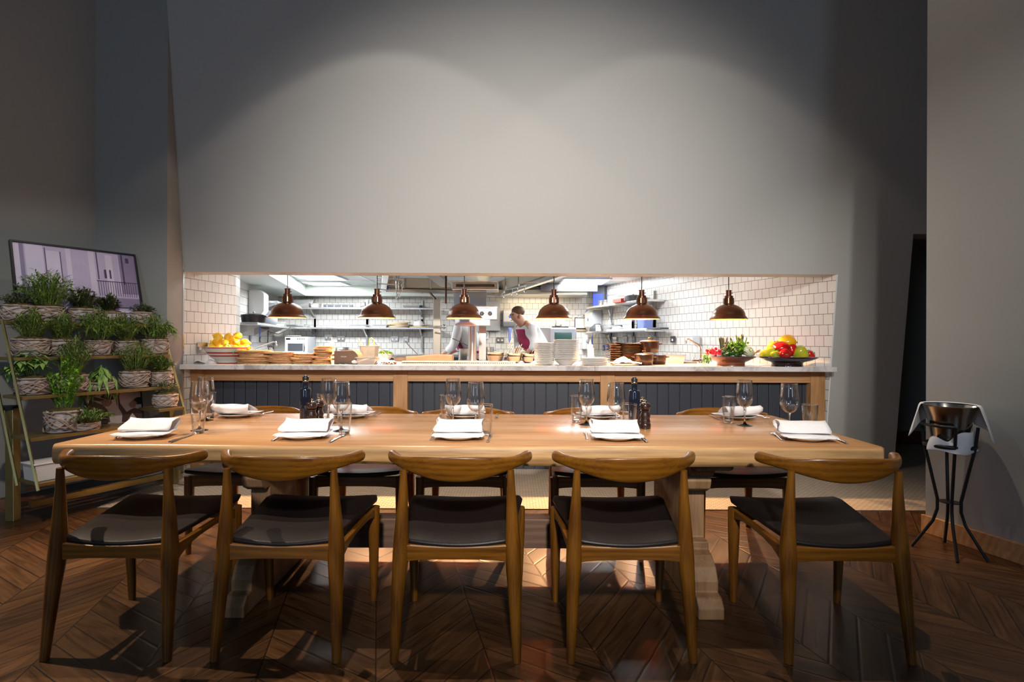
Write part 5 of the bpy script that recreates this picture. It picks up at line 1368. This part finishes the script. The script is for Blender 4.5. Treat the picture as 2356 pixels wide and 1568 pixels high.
top, bot = Vector((*SH[0][0],SH[0][1])), Vector((*SH[4][0],SH[4][1]))
for s in (-.012, SL+.012):
    for off in (0.0, SDEP):
        a_ = top+(top-bot)*.01+SD*s+SN*off; b_ = bot+(bot-top)*.04+SD*s+SN*off
        obj('ladder_rail', rot_bar(M(), a_-O, b_-O, .0095), 'brass', ps, smooth=0)
# heavy base frame
fl = Vector((-3.30,3.60,0))
for p0_, p1_ in ((Vector((-3.30,3.60,0)),Vector((-3.40,3.70,.73))), (Vector((-3.30,3.60,0))+SD*1.02+Vector((.04,0,0)),Vector((-3.36,3.64,.73))+SD*1.02+Vector((.02,0,0)))):
    m = M(); w = .028
    A_ = [m.v(p0_-O+Vector(q)) for q in ((-w,-w,0),(w,-w,0),(w,w,0),(-w,w,0))]; B_ = [m.v(p1_-O+Vector(q)) for q in ((-w,-w,0),(w,-w,0),(w,w,0),(-w,w,0))]
    m.face(A_); m.face(B_[::-1])
    for i in range(4): m.face([A_[i],A_[(i+1)%4],B_[(i+1)%4],B_[i]])
    obj('base_post', m, 'brass', ps, bev=.003, smooth=0)
slab('base_rail', Vector((-3.25,3.68,0))-O, SD*1.02, SN*.045, .055, .10, 'brass', ps, bev=.002, smooth=0)
slab('base_rail', Vector((-3.32,3.70,0))-O, SD*1.02, SN*.045, .16, .19, 'steel_dark', ps, bev=.002, smooth=0)
slab('end_plate', Vector((-3.52,3.62,0))-O, Vector((.15,.05,0)), Vector((-.03,.10,0)), .72, .745, 'black_metal', ps, bev=.002, smooth=0)

# potted herbs
def shelf_pt(i, px, inset=.12):
    (sx,sy), z = SH[i]; u = (px-1178)/F; bx, by = sx+SN.x*inset, sy+SN.y*inset
    s = (u*by-bx)/(SD.x-u*SD.y)
    return Vector((bx+SD.x*s, by+SD.y*s, z))
def basket(parent, r, h, seed):
    r_ = random.Random(seed)
    m = M().lathe([(r*.82,0),(r*.95,h*.25),(r,h*.55),(r*.97,h*.9),(r*.93,h),(r*.86,h),(r*.86,h*.7),(0,h*.68)], 26, cap0=True, wob=lambda a_, z_: 1+.05*math.sin(7*a_+seed)+.03*math.sin(13*a_+z_*60))
    obj('basket', m, 'bark', parent, smooth=30)
    m = M()
    for k in range(7):
        ph, am, z0_ = r_.uniform(0,6), r_.uniform(.15,.38)*h, r_.uniform(.35,.7)*h
        fq = r_.choice((1,2,2,3)); pts = []
        for j in range(25):
            a_ = 2*PI*j/24; pts.append((r*1.045*math.cos(a_), r*1.045*math.sin(a_), min(h*.97,max(.01,z0_+am*math.sin(fq*a_+ph)))))
        m.tube(pts, r*.042, 5)
    for z_ in (.06,.94): m.tube([(r*(1.03 if z_>.5 else .92)*math.cos(2*PI*j/24), r*(1.03 if z_>.5 else .92)*math.sin(2*PI*j/24), h*z_) for j in range(25)], r*.05, 5)
    obj('vine_wrap', m, 'vine', parent, smooth=60)
    m = M(); m.ball((0,0,h*.93),(r*.98,r*.98,r*.30),18,8,None,lambda p:(p[0]*(1+.12*math.sin(9*p[1]+seed)),p[1],p[2]*(1+.3*math.sin(8*p[0]+5*p[1]))))
    obj('moss', m, 'moss', parent, smooth=60)
def foliage(parent, style, R, Hh, z0, seed, off=(0,0)):
    r_ = random.Random(seed); m = M(); up = Vector((0,0,1))
    Hh *= 1.22; R *= 1.1
    st = {'rosemary':(60,15,.042,.0075,'leaf_rosemary',.25), 'grass':(60,14,.055,.0080,'leaf_grass',.9), 'thyme':(70,12,.020,.008,'leaf_thyme',.2), 'dark':(70,14,.024,.010,'leaf_dark',.2),
          'bright':(26,18,.036,.018,'leaf_bright',.25), 'sage':(26,7,.085,.030,'leaf_sage',.8), 'bushy':(95,15,.042,.0085,'leaf_grass',.45), 'droop':(16,7,.10,.032,'leaf_sage',1.8)}[style]
    ns, nl, ll, lw_, mt, dr = st
    for k in range(ns):
        az = r_.uniform(0,2*PI); sp = r_.random()**.6
        p = Vector((off[0]+R*.35*sp*math.cos(az), off[1]+R*.35*sp*math.sin(az), z0))
        e = Vector((off[0]+R*sp*math.cos(az), off[1]+R*sp*math.sin(az), z0+Hh*(1-.45*sp**2)*r_.uniform(.7,1.0)))
        c_ = (p+e)/2+Vector((0,0,Hh*.15)); pts = []
        for j in range(6):
            t_ = j/5; q = p*(1-t_)**2+c_*2*t_*(1-t_)+e*t_*t_-Vector((0,0,dr*.05*t_**3*(.5+sp))); pts.append(q)
        m.tube(pts, .0016, 3)
        for j in range(nl):
            t_ = (.12 if style not in ('sage','droop') else .4)+(.88 if style not in ('sage','droop') else .6)*j/(nl-1); f_ = t_*5; i0 = min(4,int(f_)); q = pts[i0].lerp(pts[i0+1],f_-i0); td = (pts[i0+1]-pts[i0]).normalized()
            a_ = r_.uniform(0,2*PI); sd_ = Vector((math.cos(a_),math.sin(a_),r_.uniform(-.2,.5)))
            d = (td*.75+sd_*.8)
            if style in ('sage','droop'): d = td*.3+sd_*.9+Vector((0,0,-.2 if style=='sage' else -.9))
            m.leaf(q, d, up, ll*r_.uniform(.7,1.15), lw_, dr)
    return obj('foliage', m, mt, parent, smooth=0)
def herb(label, loc, r, h, style, R, Hh, seed, off=(0,0)):
    g = thing('potted_herb', label, 'potted plant', loc, 0, 'potted herbs on the brass shelving')
    basket(g, r, h, seed); foliage(g, style, R, Hh, h*.95, seed+50, off)
    return g
S1, S2, S3, S4 = 0, 1, 2, 3
herb('grey green thyme in a bark basket at the open end of the top shelf', shelf_pt(S1,40), .092, .115, 'thyme', .10, .09, 1)
herb('tallest bushy herb on the top shelf, before the purple picture', shelf_pt(S1,108), .095, .115, 'bushy', .18, .25, 2)
herb('dark brown green herb in the middle of the top shelf', shelf_pt(S1,192), .092, .110, 'dark', .12, .15, 3)
herb('dark small herb on the top shelf, between the middle and the end basket', shelf_pt(S1,252), .082, .095, 'dark', .085, .13, 4)
herb('small thyme basket alone at the pillar end of the top shelf', shelf_pt(S1,326), .082, .105, 'thyme', .09, .07, 5)
herb('dark rosemary in a large basket at the open end of the second shelf', shelf_pt(S2,72), .102, .125, 'rosemary', .12, .18, 6)
herb('thin upright rosemary, second on the second shelf', shelf_pt(S2,142), .090, .12, 'rosemary', .09, .17, 7)
herb('wide grassy herb over brown moss in the middle of the second shelf', shelf_pt(S2,228), .085, .115, 'grass', .16, .25, 8)
herb('feathery herb beside the grassy middle one on the second shelf', shelf_pt(S2,288), .088, .11, 'rosemary', .11, .20, 9)
herb('light green trailing herb at the pillar end of the second shelf', shelf_pt(S2,357), .098, .125, 'grass', .145, .215, 10)
herb('broad leaved sage at the open end of the third shelf', shelf_pt(S3,76), .092, .115, 'sage', .15, .16, 11)
herb('dense upright rosemary, second on the third shelf', shelf_pt(S3,166), .092, .125, 'rosemary', .125, .24, 12)
herb('drooping long leaved sage in the middle of the third shelf', shelf_pt(S3,232), .088, .06, 'droop', .10, .16, 13)
herb('dark rosemary over moss, next to last on the third shelf', shelf_pt(S3,311), .098, .13, 'rosemary', .14, .22, 14)
herb('small bushy herb at the pillar end of the third shelf', shelf_pt(S3,369), .088, .115, 'rosemary', .085, .12, 15)
herb('tall bright green mint on the fourth shelf', shelf_pt(S4,146), .100, .15, 'bright', .11, .36, 16)
herb('low dark rosemary spilling beside the framed photo on the fourth shelf', shelf_pt(S4,196,.07), .085, .055, 'rosemary', .15, .09, 17, (0,0))
herb('small wiry herb in a basket on the fourth shelf near the pillar', Vector((*shelf_pt(S4,381).xy,.66)), .085, .105, 'thyme', .09, .10, 18)
wb = thing('planter_box', 'white box on the lowest shelf behind the table corner', 'box', shelf_pt(4,126,.12), math.atan2(SD.y,SD.x))
obj('box', M().box((0,0,.055),(.26,.16,.11),None,1.06), 'white_ceramic', wb, bev=.006, smooth=0)
obj('rim', M().bb(-.145,.145,-.09,.09,.108,.118), 'white_ceramic', wb, bev=.003, smooth=0)

# pictures -----------------------------------------------------------------
for nm, c_ in (('print_pale',(.58,.51,.74)),('print_light',(.74,.68,.88)),('print_mid',(.30,.25,.42)),('print_dark',(.085,.06,.13)),('print_black',(.012,.010,.02))):
    t = NT(nm); n = t.noise(t.coord(), 7, 6, .65); t.set(col=t.mix(t.m('MULTIPLY',n,.55), tuple(min(1,x*1.1) for x in c_), tuple(x*.6 for x in c_)), rough=.45)
for nm, c_ in (('photo_sky',(.62,.52,.50)),('photo_brown',(.085,.045,.038)),('photo_dark',(.020,.012,.012)),('photo_skin',(.30,.17,.13)),('photo_grey',(.32,.25,.22))): plain(nm, c_, .4, var=.12, vs=25)
def picture(label, cat, TL, TR, BL, th, frame=.012, W=None):
    g = thing('framed_picture', label, cat, BL)
    ex = (TR-TL); Wd = ex.length; ex.normalize(); ez = (TL-BL); Hd = ez.length; ez.normalize()
    ey = ez.cross(ex).normalized(); ez = ex.cross(ey).normalized()
    R = Matrix((ex,ey,ez)).transposed(); g.rotation_euler = R.to_euler()
    obj('frame', M().bb(0,Wd,0,th,0,frame).bb(0,Wd,0,th,Hd-frame,Hd).bb(0,frame,0,th,frame,Hd-frame).bb(Wd-frame,Wd,0,th,frame,Hd-frame).bb(frame,Wd-frame,th*.7,th,frame,Hd-frame), 'black_plastic', g, smooth=0)
    return g, Wd, Hd
def patch(m, polys, dy):
    for pl in polys: m.poly([(x,dy,z) for x, z in pl])
def R4(x0_,x1_,z0_,z1_): return [(x0_,z0_),(x1_,z0_),(x1_,z1_),(x0_,z1_)]
g, Wd, Hd = picture('large purple tinted picture of old stone walls and steps, leaning above the herbs', 'picture', Vector((-3.66,3.93,1.925)), Vector((-3.225,4.62,1.925)), Vector((-3.50,3.85,1.325)), .035)
def layer(name, mt, polys, dy):
    if name in ('print_line','print_shape') and Wd > .6: m = M(); patch(m, [[(x*Wd,z*Hd) for x, z in p] for p in polys], dy); obj(name, m, mt, g, smooth=0, keepn=True); return
    for p in polys:
        m = M(); patch(m, [[(x*Wd,z*Hd) for x, z in p]], dy); obj(name, m, mt, g, smooth=0, keepn=True)
layer('print', 'print_pale', [R4(.015,.985,.02,.98)], .012)
layer('print_shape', 'print_light', [R4(.10,.23,.42,.98),R4(.25,.36,.50,.92),R4(.40,.44,.42,.98),R4(.58,.63,.35,.98),R4(.72,.78,.35,.95),R4(.40,.62,.36,.40),R4(.02,.06,.45,.97),R4(.83,.835,.4,.97),R4(.88,.885,.4,.8),R4(.93,.94,.4,.8),R4(.47,.56,.12,.28),R4(.46,.60,.30,.33),R4(.70,.985,.16,.19),R4(.66,.985,.10,.125)], .0112)
layer('print_shade', 'print_mid', [R4(.0151,.22,.20,.42),R4(.62,.985,.22,.36),R4(.84,.985,.42,.975),R4(.44,.58,.30,.34),R4(.66,.985,.02,.09),R4(.06,.09,.45,.975)], .0106)
layer('print_line', 'print_dark', [R4(.0151,.60,.415,.43),R4(.255,.36,.505,.515),R4(.355,.362,.51,.92),R4(.24,.247,.5,.95),R4(.645,.655,.60,.97),R4(.70,.72,.62,.74),R4(.745,.76,.62,.74),R4(.86,.875,.55,.97),R4(.90,.93,.86,.93),R4(.62,.985,.22,.235),R4(.63,.985,.15,.158),R4(.64,.985,.092,.10),R4(.42,.62,.345,.36)]+[R4(.64+.02*k,.645+.02*k,.38,.58) for k in range(17)]+[R4(.63,.985,.575,.585)], .0100)
# small framed photo of two figures
pz = shelf_pt(S4,200,.20); 
tl = at(198,911,4.02); tr = at(320,908,4.36)
base = at(200,985,3.98); tl.z = tr.z = base.z+.255
tl = Vector((base.x,base.y,0))+SN*.04+Vector((0,0,tl.z)); tr = tl+SD*.40
g, Wd, Hd = picture('small black framed photo of two people in caps, beside the rosemary', 'picture', tl, tr, base, .02, .008)
layer('print', 'photo_sky', [R4(.02,.98,.03,.97)], .008)
layer('print_shape', 'photo_brown', [[(.02,.1),(.40,.1),(.38,.45),(.30,.62),(.10,.80),(.02,.70)], [(.10,.80),(.28,.72),(.34,.78),(.12,.90)], [(.60,.05),(.98,.05),(.98,.38),(.84,.45),(.70,.35),(.60,.62),(.585,.93),(.54,.93),(.53,.60),(.62,.30)]], .0072)
layer('print_shade', 'photo_dark', [[(.26,.86),(.36,.93),(.46,.90),(.50,.76),(.40,.74)], [(.84,.70),(.90,.76),(.98,.76),(.98,.54),(.88,.55)], [(.05,.05),(.36,.05),(.36,.30),(.08,.35)]], .0066)
layer('print_skin', 'photo_skin', [[(.26,.76),(.44,.76),(.46,.66),(.40,.56),(.30,.58)], [(.74,.58),(.84,.70),(.90,.60),(.86,.46),(.78,.46)], [(.53,.86),(.60,.86),(.60,.96),(.53,.96)]], .0060)
layer('print_light', 'photo_sky', [R4(.545,.56,.42,.86), [(.70,.10),(.80,.30),(.88,.10)]], .0055)

# ------------------------------------------------------------------ wine bucket on its stand
bp = on(2190,1272,0)
ws = thing('bucket_stand', 'black iron tripod stand for the wine bucket by the right wall', 'stand', (bp.x,bp.y+.02,0))
rr = .118
obj('ring', M().tube([(rr*math.cos(2*PI*k/32),rr*math.sin(2*PI*k/32),.615) for k in range(33)], .009, 8, 1.3), 'black_metal', ws, smooth=60)
obj('lower_disc', M().lathe([(0,.285),(.052,.285),(.052,.289),(0,.289)],24), 'black_metal', ws)
for a_ in (math.radians(152), math.radians(243), math.radians(303), math.radians(58)):
    c_, s_ = math.cos(a_), math.sin(a_)
    obj('leg', M().tube([(.175*c_,.175*s_,.004),(.14*c_,.14*s_,.06),(.075*c_,.075*s_,.17),(.055*c_,.055*s_,.24),(.055*c_,.055*s_,.30),(.09*c_,.09*s_,.48),(rr*c_,rr*s_,.615),((rr+.012)*c_,(rr+.012)*s_,.73)], .0085, 8), 'black_metal', ws, smooth=60)
obj('top_hoop', M().tube([((rr+.012)*math.cos(math.radians(q)),(rr+.012)*math.sin(math.radians(q)),.73) for q in range(152,248,7)], .0085, 8), 'black_metal', ws, smooth=60)
bk = thing('wine_bucket', 'brushed steel wine bucket sitting in the tripod stand', 'bucket', (bp.x,bp.y+.02,0))
obj('bucket', M().lathe([(.078,.600),(.082,.604),(.092,.68),(.108,.78),(.128,.835),(.134,.842),(.130,.843),(.104,.78),(.086,.66),(.078,.61),(0,.608)], 40, cap0=True), 'bucket_steel', bk)
# white cloth draped over the back and sides of the bucket, a fold tucked under the hoop in front
m = M(); rs = []; NN = 40
for k in range(9):
    ring = []
    for i in range(NN+1):
        q = i/NN; a_ = math.radians(-64+q*(226)); 
        lip = 1 if k == 0 else 0
        drop = .10+.075*math.exp(-((q-.04)/.12)**2)+.06*math.exp(-((q-.93)/.10)**2)+.03*math.sin(9*q)
        t_ = max(0,(k-1)/7)
        fold = .008*math.sin(26*q+k*.3)*t_
        r_ = .120 if k == 0 else .140+.030*t_*(1+.5*math.sin(7*q+1))+fold+.02*math.exp(-((q-.06)/.10)**2)*t_
        z_ = .846 if k == 0 else .851-drop*t_*1.12
        ring.append((r_*math.cos(a_), r_*math.sin(a_), z_))
    rs.append(ring)
m.rings(rs, closed=False, caps=False)
rs = []
for k in range(6):
    ring = []
    for i in range(NN+1):
        q = i/NN; a_ = math.radians(180+q*140); t_ = k/5
        top = .655+.09*max(0,(q-.35)/.65)**.7+.012*math.sin(14*q)
        r_ = .112+.010*math.sin(11*q+k*.4)+.012*t_
        ring.append((r_*math.cos(a_), r_*math.sin(a_), top-(top-.585)*t_+.006*math.sin(8*q)))
    rs.append(ring)
m.rings(rs, closed=False, caps=False)
tag(obj('white_cloth', m, 'linen', loc=(bp.x,bp.y+.02,0), smooth=70, solid=.004, sub=1), 'white cloth draped around the wine bucket', 'cloth')

# ------------------------------------------------------------------ light
def spot(name, loc, target, energy, size, blend, col, soft=.05):
    l = bpy.data.lights.new(name,'SPOT'); l.energy = energy; l.spot_size = math.radians(size); l.spot_blend = blend; l.color = col; l.shadow_soft_size = soft
    o = bpy.data.objects.new(name, l); COL.objects.link(o); o.location = loc
    o.rotation_euler = (Vector(target)-Vector(loc)).to_track_quat('-Z','Y').to_euler(); return o
def area(name, loc, target, energy, sx_, sy_, col):
    l = bpy.data.lights.new(name,'AREA'); l.energy = energy; l.shape = 'RECTANGLE'; l.size = sx_; l.size_y = sy_; l.color = col
    o = bpy.data.objects.new(name, l); COL.objects.link(o); o.location = loc
    o.rotation_euler = (Vector(target)-Vector(loc)).to_track_quat('-Z','Y').to_euler(); return o
for x_, p_ in ((-1.08,1.0),(1.32,.60)):
    spot('downlight_spot', (x_,3.45,4.78), (x_,3.2,0), 430*p_, 62, .9, (1,.84,.66), .03)
    spot('downlight_spot', (x_,3.44,4.78), (x_,3.44,0), 42*p_, 100, .12, (1,.88,.76), .03)
spot('track_spot', (.15,-2.0,3.3), (.15,4.9,1.35), 1850, 54, 1.0, (1,.93,.86), .12)  # added spot behind the camera, grades the leaning wall and lights chair backs
spot('track_spot', (1.2,-1.5,3.6), (3.12,4.95,1.15), 400, 26, 1.0, (1,.95,.87), .1)  # extra spot added to lift the wall strip right of the pass
spot('track_spot', (-1.2,.6,4.5), (-3.2,4.05,.95), 330, 34, .9, (1,.93,.84), .06)  # added to brighten the herbs and the purple picture, no lamp known here
spot('track_spot', (-3.95,2.75,4.6), (-1.95,2.3,0), 900, 34, .45, (1,.80,.58), .03)
area('window_light', (-3.4,-3.5,2.8), (-1.5,4.7,2.6), 50, 1.4, 2.6, (.50,.72,1))
area('window_light', (2.2,-3.5,2.8), (1.0,4.7,3.4), 30, 1.0, 2.6, (.50,.72,1))
area('added_hood_fill', (-.7,7.0,2.3), (-.7,7.6,0), 75, 1.2, .6, (1,.96,.88))  # invented area light inside the canopy, brightens the hood and range
w = bpy.data.worlds.new('World'); scn.world = w; w.use_nodes = True
w.node_tree.nodes['Background'].inputs[0].default_value = (.40,.50,.62,1); w.node_tree.nodes['Background'].inputs[1].default_value = .05

area('oven_hood_lamp', (.35,9.0,1.93), (.30,9.3,0), 13, .9, .25, (1,.80,.52))
cam = bpy.data.cameras.new('camera'); co = bpy.data.objects.new('camera', cam); COL.objects.link(co)
cam.sensor_width = 36; cam.lens = F/2356*36; cam.clip_start = .05; cam.clip_end = 60
co.location = (0,0,H); co.rotation_euler = (Matrix.Rotation(PI/2,3,'X') @ Matrix.Rotation(ROLL,3,'Z')).to_euler()
scn.camera = co
scn.view_settings.view_transform = 'Standard'; scn.view_settings.look = 'None'; scn.view_settings.exposure = 0; scn.view_settings.gamma = 1; scn.view_settings.use_curve_mapping = False
scn.cycles.use_adaptive_sampling = True; scn.cycles.adaptive_threshold = .05; scn.cycles.max_bounces = 7; scn.cycles.transparent_max_bounces = 16; scn.cycles.sample_clamp_indirect = 6; scn.cycles.use_denoising = True
scn.cycles.caustics_reflective = False; scn.cycles.caustics_refractive = False
